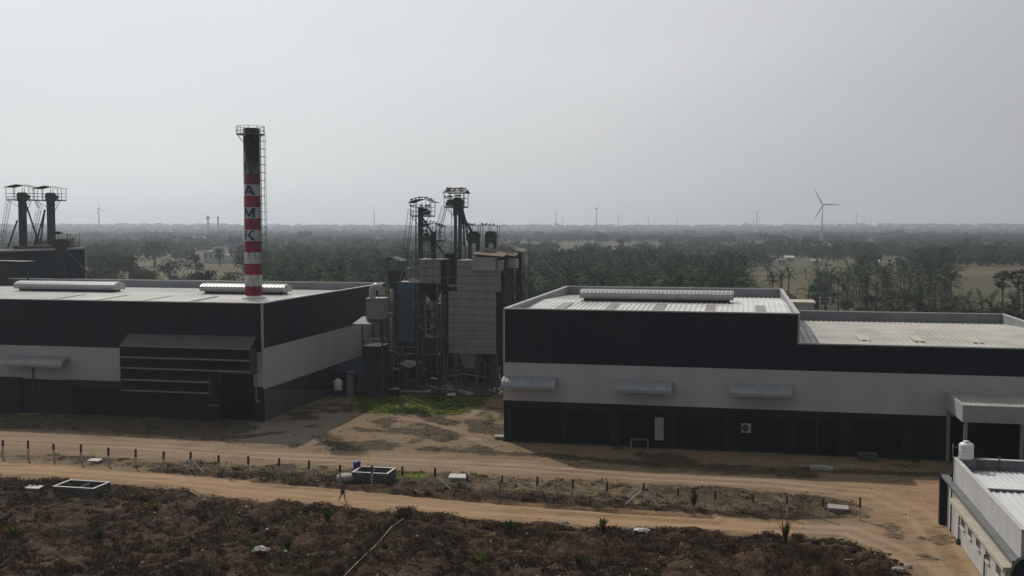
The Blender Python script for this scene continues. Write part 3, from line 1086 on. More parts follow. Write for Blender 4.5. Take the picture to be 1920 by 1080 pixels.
k.box(11.15, 98.9, .621, 12.75, 98.95, .66)
k.solo('trough', M_CONCD, 'grey concrete trough beside the dark shutter wall', 'trough', 11.9, 99.3)
u, v = gz(1541, 881)
MB().box(u - 1, v - .5, .02, u + .9, v + .45, .26).box(u - .8, v - .3, .26, u + .6, v + .3, .36).solo('concrete_slab', M_CONC, 'pale concrete slab lying in the shade of the right building', 'slab', u, v)
u, v = gz(1437, 853)
MB().box(u - 1.1, v - .1, .04, u + .95, v + .1, .16).box(u - .9, v - .14, 0, u - .75, v + .14, .04).box(u + .6, v - .14, 0, u + .75, v + .14, .04).solo('plank', M_WOOD, 'grey plank lying on the ground beneath the dark shutters', 'plank', u, v)
u, v = gz(940, 823)
MB().hexa([(u - .75, v - .5, .22), (u + .7, v - .55, .22), (u + .8, v + .5, .22), (u - .7, v + .5, .22)], [(u - .75, v - .5, .34), (u + .7, v - .55, .34), (u + .8, v + .5, .34), (u - .7, v + .5, .34)]).box(u - .55, v - .35, 0, u + .55, v + .35, .22).solo(
    'concrete_slab', M_CONC, 'white concrete inspection slab at the left corner of the right building', 'slab', u, v)
# roof terrace hut behind
k = thing('stair_head', 'cream roofed hut behind the right building where its roof steps down', 'hut', 7.6, 146)
MB().box(5.2, 144.5, 0, 10.2, 149.5, 11.0).part('wall', M_WALLG, k)
MB().box(5.0, 144.3, 11.0, 10.4, 149.7, 11.25).part('roof', M_BEIGE, k)
MB().box(5.0, 144.2, 11.0, 5.2, 144.3, 11.9).box(6.0, 144.2, 11.25, 6.1, 144.3, 12.2).box(5.0, 144.2, 12.0, 7.2, 144.3, 12.1).part('railing', M_STEEL, k)
k = MB()
for u in (4.2, 5.6):
    k.box(u, 141.6, 0, u + .08, 141.7, 15.0)
for z in (13.6, 14.2, 14.8):
    k.box(4.28, 141.62, z, 5.6, 141.68, z + .06)
k.solo('ladder_frame', M_STEEL, 'thin steel railing frame at the back corner of the high roof', 'railing', 4.9, 141.6)
k = MB()
for u in (10.7, 12.0):
    k.box(u, 141.0, 0, u + .1, 141.1, 12.2)
    k.box(u, 142.2, 0, u + .1, 142.3, 12.2)
for z in (10.4, 11.0, 11.6, 12.1):
    k.box(10.8, 141.02, z, 12.0, 141.08, z + .06)
    k.box(10.7, 141.1, z, 10.76, 142.2, z + .06)
    k.box(12.04, 141.1, z, 12.1, 142.2, z + .06)
k.box(10.6, 140.9, 10.1, 12.2, 142.4, 10.25)
k.solo('railed_platform', M_PALE, 'small railed steel platform behind the lower roof beside the cream hut', 'platform', 11.4, 141.6)

# ----------------------------------------------------------------- the left-hand works building
VL, ULR, ULL, VLB = 104.5, -50.45, -128.0, 145.5
wl = thing('works_building', 'long dark clad works building with a big louvred canopy, left of the grain towers', 'factory building', -70, VL)
b = MB()
b.box(ULL, VL + .03, 3.9, -55.6, VL + .25, 13.0)
b.box(-55.6, VL + .03, 5.3, -51.5, VL + .25, 13.0)
b.box(-51.5, VL + .03, 3.9, ULR, VL + .25, 13.0)
b.box(ULL, VLB - .25, 0, ULR, VLB, 13.0)
b.part('wall', M_LINER, wl)
b = MB()
b.box(ULL, VL + .25, 0, ULL + .25, VLB - .25, 13.0)
b.part('side_wall', M_LINER_V, wl)
b = MB()
b.box(ULR - .25, VL + .25, 0, ULR, VLB - .25, 13.0)
b.part('side_wall', M_LINER_V, wl)
MB().box(ULL, VL, 7.75, ULR - .1, VL + .03, 13.0).part('cladding', M_CLAD, wl)
MB().box(ULR, VL + .25, 8.1, ULR + .03, VLB, 13.0).part('cladding', M_CLAD_V, wl)
MB().box(ULL, VL - .02, 3.9, -55.6, VL + .03, 7.75).box(-55.6, VL - .02, 5.3, -51.5, VL + .03, 7.75).box(-51.5, VL - .02, 3.9, ULR + .02, VL + .03, 7.75).part('wall_band', M_WHITE, wl)
MB().box(ULR, VL + .03, 3.6, ULR + .05, VLB, 8.1).part('wall_band', M_WHITE, wl)
b = MB()
b.box(ULL, VL - .06, 13.0, ULR + .1, VL + .3, 13.12)
b.box(ULR - .3, VL + .3, 13.0, ULR + .1, VLB + .1, 13.12)
b.box(ULL, VLB - .3, 13.0, ULR - .3, VLB + .1, 13.12)
b.box(ULR - .1, VL - .04, 7.75, ULR + .08, VL + .25, 13.0)
b.part('coping', M_TRIM, wl)
LL = [(VL + .25, 12.2), (124, 12.7), (VLB - .25, 11.9)]
MB().ribbed(ULL + .25, ULR - .25, LL, 0.6, 0.06).part('roof', M_ROOF, wl)
for u in (-83.2, -77.0, -70.8, -64.6):
    skylight(wl, u, 112.5, 119.5, 1.1, LL)
ridge_vent(wl, -95.3, -80.2, 124, 12.6)
ridge_vent(wl, -67.9, -56.2, 124, 12.6)
awning(wl, -82.2, -74.2, VL - .02, 6.55, 1.5)
b = MB()
b.box(ULL, VL + .3, 0, -55.6, VL + .5, 3.9)
b.box(ULL, VL, 0, -88.5, VL + .3, 3.9)
b.box(-80.3, VL, 0, -74.4, VL + .3, 3.55)
b.box(-67.0, VL, 0, -55.6, VL + .3, 3.9)
b.box(-51.45, VL, 0, ULR + .02, VL + .3, 3.9)
b.box(ULR - .2, VL + .3, 0, ULR, VLB, 3.6)
b.part('base_wall', M_BASE, wl)
b = MB()
b.box(-88.5, VL - .7, 0, -80.3, VL, 4.05)
b.part('porch', M_BASE, wl)
b = MB()
b.box(-74.4, VL - .5, 0, -73.6, VL + .3, 3.98)
b.box(-73.6, VL - .5, 3.2, -66.5, VL + .3, 3.98)
b.part('door_surround', M_BASE, wl)
for u0, u1 in ((-73.6, -70.2), (-70.1, -67.0)):
    MB().box(u0, VL + .1, 0, u1, VL + .29, 3.2).part('shutter', M_BAY, wl)
MB().tube((-78.9, VL - .1, 0.1), (-78.9, VL - .1, 5.6), .09).part('downpipe', M_STEEL, wl)
b = MB()
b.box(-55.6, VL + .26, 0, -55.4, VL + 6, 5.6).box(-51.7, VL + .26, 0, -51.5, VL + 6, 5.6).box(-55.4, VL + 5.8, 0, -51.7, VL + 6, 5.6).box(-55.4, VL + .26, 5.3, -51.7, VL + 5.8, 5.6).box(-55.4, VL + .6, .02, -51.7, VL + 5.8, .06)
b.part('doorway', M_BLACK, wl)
b = MB()
b.box(-51.25, VL - 0.16, 2.4, -51.12, VL - .03, 4.9)
b.part('door_rail', M_LIP, wl)
MB().box(-56.9, VL - .12, 1.62, -55.7, VL - .01, 1.75).part('latch_bar', M_LIP, wl)
MB().box(-51.3, VL - .13, 2.2, -50.9, VL - .01, 2.5).part('latch_bar', M_LIP, wl)
# louvred canopy
lv = MB().box(-66.6, VL - .35, 2.85, -55.55, VL - .03, 9.3).box(-55.8, VL - .35, 5.4, -51.1, VL - .03, 9.3).part('louvre_canopy', mat('shaded louvre backing', (.012, .013, .014), .8, .2, 1, spec=.1), wl)  # backing darkened to stand for the unlit void behind the slats
for i, (zt, u1) in enumerate(((9.45, -50.95), (7.65, -51.05), (6.45, -51.15), (5.15, -55.75), (3.95, -56.0))):
    dz, dp = (1.15, 1.5) if i == 0 else (0.62, 1.35)
    s = MB()
    s.hexa([(-66.4, VL - .35, zt - .05), (u1, VL - .35, zt - .05), (u1, VL - .35 - dp, zt - dz - .05), (-66.55, VL - .35 - dp, zt - dz - .05)],
           [(-66.4, VL - .35, zt), (u1, VL - .35, zt), (u1, VL - .35 - dp, zt - dz), (-66.55, VL - .35 - dp, zt - dz)])
    sl_ = s.part('slat', M_GREY if i == 0 else mat('shaded slat sheet', (.016, .017, .018), .7, .2, 1, spec=.1), lv)  # lower slats get a darker copy, their shade put into the colour
    MB().box(-66.55, VL - .40 - dp, zt - dz - .13, u1, VL - .35 - dp, zt - dz + .03).part('slat_edge', M_LIP, sl_)
s = MB()
s.ext([(VL - .35, 9.4), (VL - 1.75, 8.3), (VL - 1.75, 2.9), (VL - .35, 3.6)], 'u', -66.65, -66.6)
s.part('end_panel', M_GREY, lv)
MB().box(-55.95, VL - 1.75, 2.9, -55.8, VL - .35, 5.1).part('end_panel', M_GREY, lv)
MB().box(-51.15, VL - 1.7, 5.4, -51.05, VL - .35, 8.2).part('end_panel', M_GREY, lv)
b = MB()
b.box(ULR + .01, 132, .3, ULR + .07, 133.2, 2.6)
b.part('side_door', M_BLACK, wl)
lt = MB()
lt.box(-50.35, 107.2, 1.0, -50.28, 109.4, 1.06).box(-50.35, 107.6, 1.9, -50.28, 109.0, 1.97).box(-50.35, 107.4, 1.3, -50.28, 107.46, 1.9)
lt.part('wall_bracket', M_LIP, wl)

# tower-like shed behind the left building (far left)
fb = thing('silo_house', 'dark navy silo house rising behind the left end of the long roof', 'factory building', -120, 146.5)
MB().box(-170, 146.5, 0, -117.5, 170.7, 17.2).part('wall', mat('navy silo cladding', (0.014, 0.021, 0.034), 0.7, 0.25, 0.4, streak=4, spec=0.15), fb)
MB().box(-117.8, 146.4, 17.2, -117.35, 170.9, 17.5).box(-170, 170.5, 17.2, -117.8, 170.9, 17.5).box(-117.5, 170.6, 0, -117.3, 170.8, 17.2).part('coping', M_TRIM, fb)
MB().ribbed(-170, -117.8, [(146.6, 16.8), (158, 17.1), (170.4, 16.8)], 0.6, 0.06).part('roof', M_RUST, fb)
MB().box(-126.5, 163, 16.9, -118.5, 166, 17.9).part('roof_hood', M_RUST, fb)



# ----------------------------------------------------------------- chimney
cu, cv = -58.0, 118.0
ch = thing('chimney', 'tall red and white banded chimney with a sooty black top, rising through the left roof', 'chimney', cu, cv)
Z0, BH = 12.75, 1.375


def chimney_mat():
    m, nt, b = nodes_of('banded chimney paint')
    N, L = nt.nodes.new, nt.links.new
    b.inputs['Roughness'].default_value = 0.7
    b.inputs['Specular IOR Level'].default_value = 0.25
    tc = N('ShaderNodeTexCoord')
    sx = N('ShaderNodeSeparateXYZ')
    L(tc.outputs['Object'], sx.inputs[0])

    def math_(op, a, c):
        n = N('ShaderNodeMath')
        n.operation = op
        for i, q in enumerate((a, c)):
            if isinstance(q, (int, float)):
                n.inputs[i].default_value = q
            elif q is not None:
                L(q, n.inputs[i])
        return n.outputs[0]
    z = math_('SUBTRACT', sx.outputs[2], Z0)
    fr = math_('FRACT', math_('DIVIDE', z, 2 * BH), None)
    band = math_('LESS_THAN', fr, 0.5)
    no = N('ShaderNodeTexNoise')
    no.inputs['Scale'].default_value = 1.6
    no.inputs['Detail'].default_value = 7
    mp = N('ShaderNodeMapping')
    mp.inputs['Scale'].default_value = (1.6, 1.6, 0.45)
    L(tc.outputs['Object'], mp.inputs[0])
    L(mp.outputs[0], no.inputs['Vector'])
    mx = N('ShaderNodeMixRGB')
    L(band, mx.inputs[0])
    mx.inputs[1].default_value = (0.40, 0.40, 0.40, 1)
    mx.inputs[2].default_value = (0.20, 0.014, 0.030, 1)
    dirt = N('ShaderNodeMixRGB')
    dirt.blend_type = 'MULTIPLY'
    cr = N('ShaderNodeValToRGB')
    cr.color_ramp.elements[0].position = 0.3
    cr.color_ramp.elements[0].color = (0.55, 0.55, 0.55, 1)
    cr.color_ramp.elements[1].position = 0.6
    L(no.outputs['Fac'], cr.inputs[0])
    dirt.inputs[0].default_value = 1
    L(mx.outputs[0], dirt.inputs[1])
    L(cr.outputs[0], dirt.inputs[2])
    soot = N('ShaderNodeMapRange')
    soot.inputs['From Min'].default_value = 25.9
    soot.inputs['From Max'].default_value = 29.2
    L(math_('ADD', sx.outputs[2], math_('MULTIPLY', math_('SUBTRACT', no.outputs['Fac'], 0.5), 4.0)), soot.inputs['Value'])
    m2 = N('ShaderNodeMixRGB')
    L(soot.outputs[0], m2.inputs[0])
    L(dirt.outputs[0], m2.inputs[1])
    m2.inputs[2].default_value = (0.009, 0.009, 0.011, 1)
    L(m2.outputs[0], b.inputs['Base Color'])
    return m


MB().lathe(cu, cv, [(1.08, 0), (1.06, 12), (0.98, 33.3), (0.86, 33.3), (0.86, 29.0)], 48).part('shaft', chimney_mat(), ch)
MB().lathe(cu, cv, [(1.5, 12.45), (1.5, 12.72), (1.08, 12.95)], 32).part('roof_flashing', M_ROOF, ch)


def letter(ch_, zc, hgt_, wid_, th0, m):
    """block letter on the curved shaft; strokes are quads in a unit box"""
    S = {'A': [((0, 0), (.26, 0), (.62, 1), (.38, 1)), ((.74, 0), (1, 0), (.62, 1), (.38, 1)), ((.24, .22), (.76, .22), (.70, .40), (.30, .40))],
         'M': [((0, 0), (.22, 0), (.22, 1), (0, 1)), ((.78, 0), (1, 0), (1, 1), (.78, 1)), ((.0, 1), (.26, 1), (.60, .12), (.42, .12)), ((.74, 1), (1, 1), (.60, .12), (.42, .12))],
         'K': [((0, 0), (.26, 0), (.26, 1), (0, 1)), ((.2, .36), (.44, .56), (.98, 1), (.66, 1)), ((.36, .52), (.56, .66), (1, 0), (.70, 0))],
         'R': [((0, 0), (.24, 0), (.24, 1), (0, 1)), ((.24, .82), (.9, .82), (.8, 1), (.24, 1)), ((.68, .50), (.92, .56), (.92, .86), (.68, .82)), ((.24, .42), (.82, .42), (.9, .58), (.24, .58)), ((.42, .44), (.66, .44), (1, 0), (.74, 0))]}
    k = MB()
    r = 1.06 - (zc - 12) * 0.08 / 21.3 + 0.012
    for q in S[ch_]:
        n = 6
        def at_(a, b_):
            lo = [q[0][c] + (q[1][c] - q[0][c]) * a for c in (0, 1)]
            hi = [q[3][c] + (q[2][c] - q[3][c]) * a for c in (0, 1)]
            x, y = lo[0] + (hi[0] - lo[0]) * b_, lo[1] + (hi[1] - lo[1]) * b_
            th = -math.pi / 2 + th0 + (x - .5) * wid_ / r
            return (cu + r * math.cos(th), cv + r * math.sin(th), zc + (y - .5) * hgt_)
        for a in range(n):
            for b_ in range(n):
                k.poly([at_(a / n, b_ / n), at_((a + 1) / n, b_ / n), at_((a + 1) / n, (b_ + 1) / n), at_(a / n, (b_ + 1) / n)])
        r += 0.003
    return k.part('letter', m, ch)


M_INK = mat('navy letter paint', (0.010, 0.030, 0.075), 0.7, 0.3, 2)
M_INKS = mat('sooted letter paint', (0.045, 0.05, 0.06), 0.8, 0.4, 2)
# the letters face a little left of the camera
for c_, i in (('K', 5), ('M', 7), ('A', 9), ('R', 11)):
    letter(c_, Z0 + (i + .5) * BH, 1.2, 1.55, 0.02, M_INK if c_ != 'R' else M_INKS)
# top gallery
k = MB()
for a0 in range(20):
    t0, t1 = math.pi * (0.35 + a0 * 1.95 / 20), math.pi * (0.35 + (a0 + 1) * 1.95 / 20)
    p = lambda r, t, z: (cu - .12 + r * math.cos(t), cv + r * math.sin(t), z)
    k.hexa([p(1.02, t0, 32.55), p(1.72, t0, 32.55), p(1.72, t1, 32.55), p(1.02, t1, 32.55)], [p(1.02, t0, 32.62), p(1.72, t0, 32.62), p(1.72, t1, 32.62), p(1.02, t1, 32.62)])
gal = k.part('gallery', M_STEEL, ch)
k = MB()
for z in (33.05, 33.55):
    for a0 in range(24):
        t0, t1 = 2 * math.pi * a0 / 24, 2 * math.pi * (a0 + 1) / 24
        k.bar(p(1.7, t0, z), p(1.7, t1, z), .045)
for a0 in range(10):
    t0 = 2 * math.pi * a0 / 10
    k.bar(p(1.7, t0, 32.55), p(1.7, t0, 33.57), .05)
k.part('railing', M_STEEL, gal)
k = MB()
for t0 in (3.14, 3.9, 5.6, 0.0):
    k.bar(p(1.65, t0, 32.55), p(.98, t0, 31.7), .06)
k.part('bracket', M_STEEL, gal)
# caged ladder on the right
k = MB()
lu, lvv = cu + 1.25, cv - .25
for dv in (-.22, .22):
    k.bar((lu, lvv + dv, 16.5), (lu - .08, lvv + dv, 33.3), .05)
z = 16.6
while z < 32.5:
    k.bar((lu, lvv - .22, z), (lu, lvv + .22, z), .03)
    z += 0.35
lad = k.part('ladder', M_STEEL, ch)
k = MB()
z = 17.5
while z < 32.6:
    c = (lu + .05, lvv)
    pts = [(lu, lvv - .25, z), (lu + .3, lvv - .42, z), (lu + .62, lvv - .2, z), (lu + .62, lvv + .2, z), (lu + .3, lvv + .42, z), (lu, lvv + .25, z)]
    for a, q in zip(pts[:-1], pts[1:]):
        k.bar(a, q, .045)
    k.bar((cu + .9, lvv, z), (lu, lvv, z), .05)
    z += 0.95
for q in ((.62, -.2), (.62, .2), (.3, -.42), (.3, .42)):
    k.bar((lu + q[0], lvv + q[1], 17.5), (lu + q[0], lvv + q[1], 32.6), .035)
k.part('ladder_cage', M_STEEL, lad)
# lower landing on the left
k = MB()
k.box(cu - 1.95, cv - .5, 16.45, cu - 1.02, cv + .5, 16.53)
low = k.part('landing', M_STEEL, ch)
k = MB()
for u in (cu - 1.93, cu - 1.6, cu - 1.3, cu - 1.05):
    k.bar((u, cv - .48, 16.5), (u, cv - .48, 17.65), .035)
for z in (17.0, 17.62):
    k.bar((cu - 1.95, cv - .48, z), (cu - 1.02, cv - .48, z), .035)
k.part('railing', M_STEEL, low)
th = -math.pi / 2 - .1
MB().tube((cu + 1.0 * math.cos(th), cv + 1.0 * math.sin(th), 18.25), (cu + 1.07 * math.cos(th), cv + 1.07 * math.sin(th), 18.25), .1, 12).part('inspection_port', M_BLACK, ch)


# ----------------------------------------------------------------- grain plant between the buildings
def ladder(b, p, q, w=0.4, step=0.45, side=(1, 0, 0), rail=0.05):
    p, q, s = Vector(p), Vector(q), Vector(side) * (w / 2)
    b.bar(p - s, q - s, rail)
    b.bar(p + s, q + s, rail)
    n = int((q - p).length / step)
    for i in range(n + 1):
        c = p + (q - p) * (i / max(n, 1))
        b.bar(c - s, c + s, rail * 0.75)


def canopy_part(parent, u0, u1, v0, v1, z, kind, m):
    k = MB()
    um = (u0 + u1) / 2
    if kind == 'arch':
        n = 10
        line = []
        for i in range(n + 1):
            t = i / n
            line.append((u0 + (u1 - u0) * t, z + 0.48 * math.sin(math.pi * t)))
        prof = line + [(a, c - .05) for a, c in reversed(line)]
        k.ext(prof, 'v', v0, v1)
    elif kind == 'gable':
        k.hexa([(u0, v0, z), (u1, v0, z), (u1, (v0 + v1) / 2, z + .45), (u0, (v0 + v1) / 2, z + .45)], [(u0, v0, z + .05), (u1, v0, z + .05), (u1, (v0 + v1) / 2, z + .5), (u0, (v0 + v1) / 2, z + .5)])
        k.hexa([(u0, (v0 + v1) / 2, z + .45), (u1, (v0 + v1) / 2, z + .45), (u1, v1, z), (u0, v1, z)], [(u0, (v0 + v1) / 2, z + .5), (u1, (v0 + v1) / 2, z + .5), (u1, v1, z + .05), (u0, v1, z + .05)])
    elif kind == 'vgable':
        for a, c, za, zc in ((u0, um, z, z + .5), (um, u1, z + .5, z)):
            k.hexa([(a, v0, za), (c, v0, zc), (c, v1, zc), (a, v1, za)], [(a, v0, za + .05), (c, v0, zc + .05), (c, v1, zc + .05), (a, v1, za + .05)])
    else:
        k.hexa([(u0, v0, z), (u1, v0, z - .15), (u1, v1, z - .15), (u0, v1, z)], [(u0, v0, z + .05), (u1, v0, z - .1), (u1, v1, z - .1), (u0, v1, z + .05)])
    return k.part('canopy', m, parent)


def elevator(label, uc, v, legs, zb, zt, plat, can, head='box', m=None, motor=1, lads=(), spouts=(), struts=(), group=None, hw=None):
    """bucket elevator: legs [(u0,u1)], platform (u0,u1,z), canopy (u0,u1,z,kind)"""
    m = m or M_STEEL
    t = thing('bucket_elevator', label, 'grain elevator', uc, v, 0, group)
    for a, c in legs:
        MB().box(a, v, zb, c, v + .5, zt - .9).part('leg', m, t)
    a, c = legs[0][0], legs[-1][1]
    k = MB()
    if head == 'drum':
        r = (zt - plat[2]) / 2 + .12
        um = (a + c) / 2
        prof = [(um + r * math.cos(2 * math.pi * i / 18), zt - r + r * math.sin(2 * math.pi * i / 18)) for i in range(18)]
        k.ext(prof, 'v', v - .15, v + .7)
        k.box(a - .1, v - .1, plat[2] - 1.2, c + .1, v + .6, zt - r)
    elif head == 'plain':
        k.box(a, v, zt - .9, c, v + .5, zt)
    else:
        um, hw_ = (a + c) / 2, hw or (c - a) / 2 + .15
        prof = [(um - hw_, zt - 1.2), (um - hw_, zt - .35), (um - hw_ * .6, zt), (um + hw_ * .6, zt), (um + hw_, zt - .35), (um + hw_, zt - 1.2), (c, zt - 1.6), (a, zt - 1.6)]
        k.ext(prof, 'v', v - .15, v + .75)
    hd = k.part('head', m, t)
    if plat:
        p0, p1, pz = plat
        k = MB()
        for i in range(5):
            vv = v - .9 + i * .58
            k.box(p0, vv, pz - .10, p1, vv + .16, pz)
        k.box(p0, v - .9, pz - .2, p1, v - .8, pz).box(p0, v + 1.5, pz - .2, p1, v + 1.6, pz)
        k.box(p0, v - .8, pz - .16, p0 + .08, v + 1.5, pz - .02).box(p1 - .08, v - .8, pz - .16, p1, v + 1.5, pz - .02)
        pl = k.part('platform', m, t)
        k = MB()
        for z in (pz + .55, pz + 1.1):
            k.bar((p0, v - .85, z), (p1, v - .85, z), .05).bar((p0, v + 1.55, z), (p1, v + 1.55, z), .05)
            k.bar((p0, v - .85, z), (p0, v + 1.55, z), .05).bar((p1, v - .85, z), (p1, v + 1.55, z), .05)
        for i in range(4):
            u = p0 + (p1 - p0) * i / 3
            k.bar((u, v - .85, pz), (u, v - .85, pz + 1.1), .05).bar((u, v + 1.55, pz), (u, v + 1.55, pz + 1.1), .05)
        k.part('railing', m, pl)
        k = MB()
        for s in (p0 + .05, p1 - .05):
            k.bar((s, v - .4, pz - .1), (a if s < a else c, v + .1, pz - 1.3), .06)
        k.part('bracket', m, pl)
        if motor:
            k = MB()
            mu = c + .5 if motor > 0 else a - .5
            k.tube((mu - .35, v - .3, pz + .75), (mu + .35, v - .3, pz + .75), .22, 10)
            k.box(mu - .5, v - .55, pz + .05, mu + .6, v - .05, pz + .48)
            k.tube((mu + .5, v - .3, pz + .45), (mu + .68, v - .3, pz + .45), .28, 10)
            k.part('motor', m, t)
    if can:
        c0, c1, cz, kind = can
        cn = canopy_part(t, c0, c1, v - 1.2, v + 1.9, cz, kind, m)
        if plat is None:
            for i in range(5):
                u = c0 + .15 + (c1 - c0 - .3) * i / 4
                MB().bar((u, v - .5 + (i % 2) * 1.2, zt - .9), (u, v - .5 + (i % 2) * 1.2, cz - .08), .06).part('post', m, t)
        if plat:
            for u in (plat[0], plat[0] + .33 * (plat[1] - plat[0]), plat[1] - .2 * (plat[1] - plat[0]), plat[1]):
                for vv in (v - .85, v + 1.55):
                    k = MB().bar((u, vv, plat[2]), (u, vv, cz + .1), .07)
                    k.part('post', m, t)
    for p_, q_ in lads:
        k = MB()
        ladder(k, p_, q_, .55, .42, (0.75, .66, 0) if p_[0] == q_[0] else (.2, .98, 0), .06)
        k.part('ladder', m, t)
        if p_[0] != q_[0]:
            k = MB()
            o1, o2 = Vector((-.42, -.05, .0)), Vector((-.42, -.05, .0))
            n = 14
            for i in range(n + 1):
                c_ = Vector(p_) + (Vector(q_) - Vector(p_)) * i / n
                k.bar(c_ + Vector((0, -.3, 0)), c_ + Vector((-.55, -.25, .12)), .04)
            k.bar(Vector(p_) + Vector((-.55, -.25, .12)), Vector(q_) + Vector((-.55, -.25, .12)), .045)
            k.part('ladder_guard', m, t)
    for pts, r in spouts:
        MB().path(pts, r, 8).part('spout', m, t)
    for p_, q_, w in struts:
        MB().bar(p_, q_, w).part('strut', m, t)
    return t


T = 136.0
elevator('tallest twin legged bucket elevator with a round head and a ladder between its legs', -36.95, T, [(-37.44, -37.12), (-36.85, -36.45)], 0, 25.35, (-38.56, -35.85, 24.1), (-38.75, -35.6, 25.85, 'gable'), 'drum', M_STEELG,
         -1, [((-36.98, T - .05, 12), (-36.98, T - .05, 23.9)), ((-38.5, T, 24.0), (-40.0, T + 1.5, 20.2))],
         [([(-36.3, T, 23.9), (-35.75, T - .5, 22.3), (-34.9, T - 1.5, 21.2), (-34.3, T - 2, 20.4)], .16), ([(-36.4, T + .4, 23.7), (-36.0, T, 22.2), (-35.4, T - 1, 21.0), (-35.0, T - 2, 19.6)], .15),
          ([(-36.5, T + .4, 23.7), (-36.25, T, 22.0), (-35.9, T - .5, 20.8), (-35.55, T - 2, 18.9)], .12)],
         [((-37.5, T, 20.8), (-39.7, T, 18.2), .06), ((-38.2, T, 23.9), (-37.5, T, 22.4), .05), ((-36.2, T, 23.2), (-35.95, T + 1, 15.5), .10), ((-35.9, T, 21.2), (-36.6, T, 21.2), .12), ((-37.9, T + .5, 23.9), (-37.9, T + .5, 16), .05)])
elevator('single legged bucket elevator under an arched canopy, second tallest of the central group', -42.2, T, [(-42.5, -41.9)], 0, 24.05, (-43.3, -40.55, 22.9), (-43.6, -40.0, 24.62, 'arch'), 'plain', M_STEEL,
         1, [((-43.25, T, 23.6), (-44.75, T + 1, 15.4))],
         [([(-41.9, T, 22.6), (-40.2, T - .4, 20.3)], .13)],
         [((-42.85, T + .2, 22.8), (-42.9, T + .2, 14), .14), ((-44.4, T + .7, 17.4), (-42.5, T, 16.8), .07), ((-42.9, T + .2, 20.2), (-42.5, T + .2, 20.2), .08)])
elevator('lower bucket elevator under an arched canopy above the pale storage bin', -39.85, T - 2, [(-40.1, -39.5)], 12, 20.7, (-41.2, -38.6, 19.55), (-41.6, -38.3, 21.35, 'arch'), 'plain', M_STEEL,
         -1, [((-40.6, T - 2.1, 15.2), (-40.2, T - 2.1, 19.4))],
         [([(-39.5, T - 2, 19.3), (-38.3, T - 2.4, 17.9)], .12)])
elevator('stubby twin bucket elevator with an angular head, left one above the beige tower', -34.2, 134, [(-34.95, -34.55), (-33.85, -33.45)], 12, 20.75, None, (-35.5, -33.0, 21.6, 'flat'), 'box', M_STEEL, 1, (), (), (), None, .72)
elevator('stubby twin bucket elevator with an angular head, right one above the beige tower', -32.1, 135, [(-32.85, -32.45), (-31.75, -31.35)], 12, 20.75, None, (-33.2, -30.6, 21.6, 'flat'), 'box', M_STEELG, 1, (), (), (), None, .78)

# beige dryer tower
dt = thing('dryer_tower', 'tall beige panelled grain dryer tower on steel legs', 'grain dryer', -32, 128)
DV = 128.0
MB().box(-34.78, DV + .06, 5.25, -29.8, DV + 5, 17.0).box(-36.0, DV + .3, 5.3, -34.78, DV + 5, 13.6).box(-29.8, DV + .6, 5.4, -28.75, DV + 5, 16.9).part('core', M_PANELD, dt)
k = MB()
for r in range(12):
    z0 = 5.15 + r * 1.0
    if z0 > 16.9:
        break
    right = -29.1 if z0 > 12.2 else -29.72
    cuts = [-34.83, -32.75, right]
    if r % 3 == 0:
        cuts = [-34.83, -33.6, -32.75, -31.0, right]
    for a, c in zip(cuts[:-1], cuts[1:]):
        k.box(a + .014, DV, z0 + .02, c - .014, DV + .06 - .002, z0 + .965)
    if z0 < 13:
        k.box(-36.05, DV + .24, z0 + .03, -34.86, DV + .298, z0 + .965)
k.part('panel_front', M_PANEL, dt)
k = MB()
for r in range(12):
    for u in (-34.3, -33.8, -33.1, -32.2, -31.4, -30.5):
        if R.random() < .45:
            z = 5.65 + r * 1.0
            k.box(u, DV - .02, z, u + .07, DV, z + .07)
for u, z in ((-34.0, 16.2), (-31.2, 16.1), (-31.2, 12.1)):
    k.box(u, DV - .02, z, u + .16, DV, z + .17)
k.part('bolt_plate', M_BLACK, dt)
MB().box(-34.85, DV - .02, 17.0, -32.7, DV + 5, 17.12).box(-36.1, DV + .2, 13.7, -34.8, DV + 5, 13.85).part('ledge', M_PALE, dt)
MB().hexa([(-33.9, DV + .6, 3.2), (-32.6, DV + .6, 3.2), (-32.6, DV + 3, 3.2), (-33.9, DV + 3, 3.2)], [(-34.75, DV + .3, 5.2), (-32.3, DV + .3, 5.2), (-32.3, DV + 4.5, 5.2), (-34.75, DV + 4.5, 5.2)]).part('hopper', M_PANEL, dt)
MB().hexa([(-31.2, DV + 1.5, 3.6), (-30.4, DV + 1.5, 3.6), (-30.4, DV + 2.6, 3.6), (-31.2, DV + 2.6, 3.6)], [(-32.2, DV + .5, 5.2), (-29.9, DV + .5, 5.2), (-29.9, DV + 4.5, 5.2), (-32.2, DV + 4.5, 5.2)]).part('hopper', M_PANELD, dt)
for u in (-35.05, -32.35, -29.7):
    for v in (DV + .05, DV + 4.6):
        MB().box(u - .14, v, 0, u + .14, v + .28, 5.24).part('leg', M_STEELG, dt)
for q in (((-30.17, DV - .03, .5), (-30.17, DV - .03, 4.8), .15), ((-32.1, DV, 4.9), (-30.1, DV, 3.2), .14), ((-32.2, DV, 3.6), (-30.1, DV, 1.2), .10), ((-34.9, DV, 4.2), (-33.8, DV, 2.9), .07), ((-36.0, DV - .06, 3.0), (-31.6, DV - .06, 3.0), .14)):
    MB().bar(*q).part('brace', M_STEELG, dt)
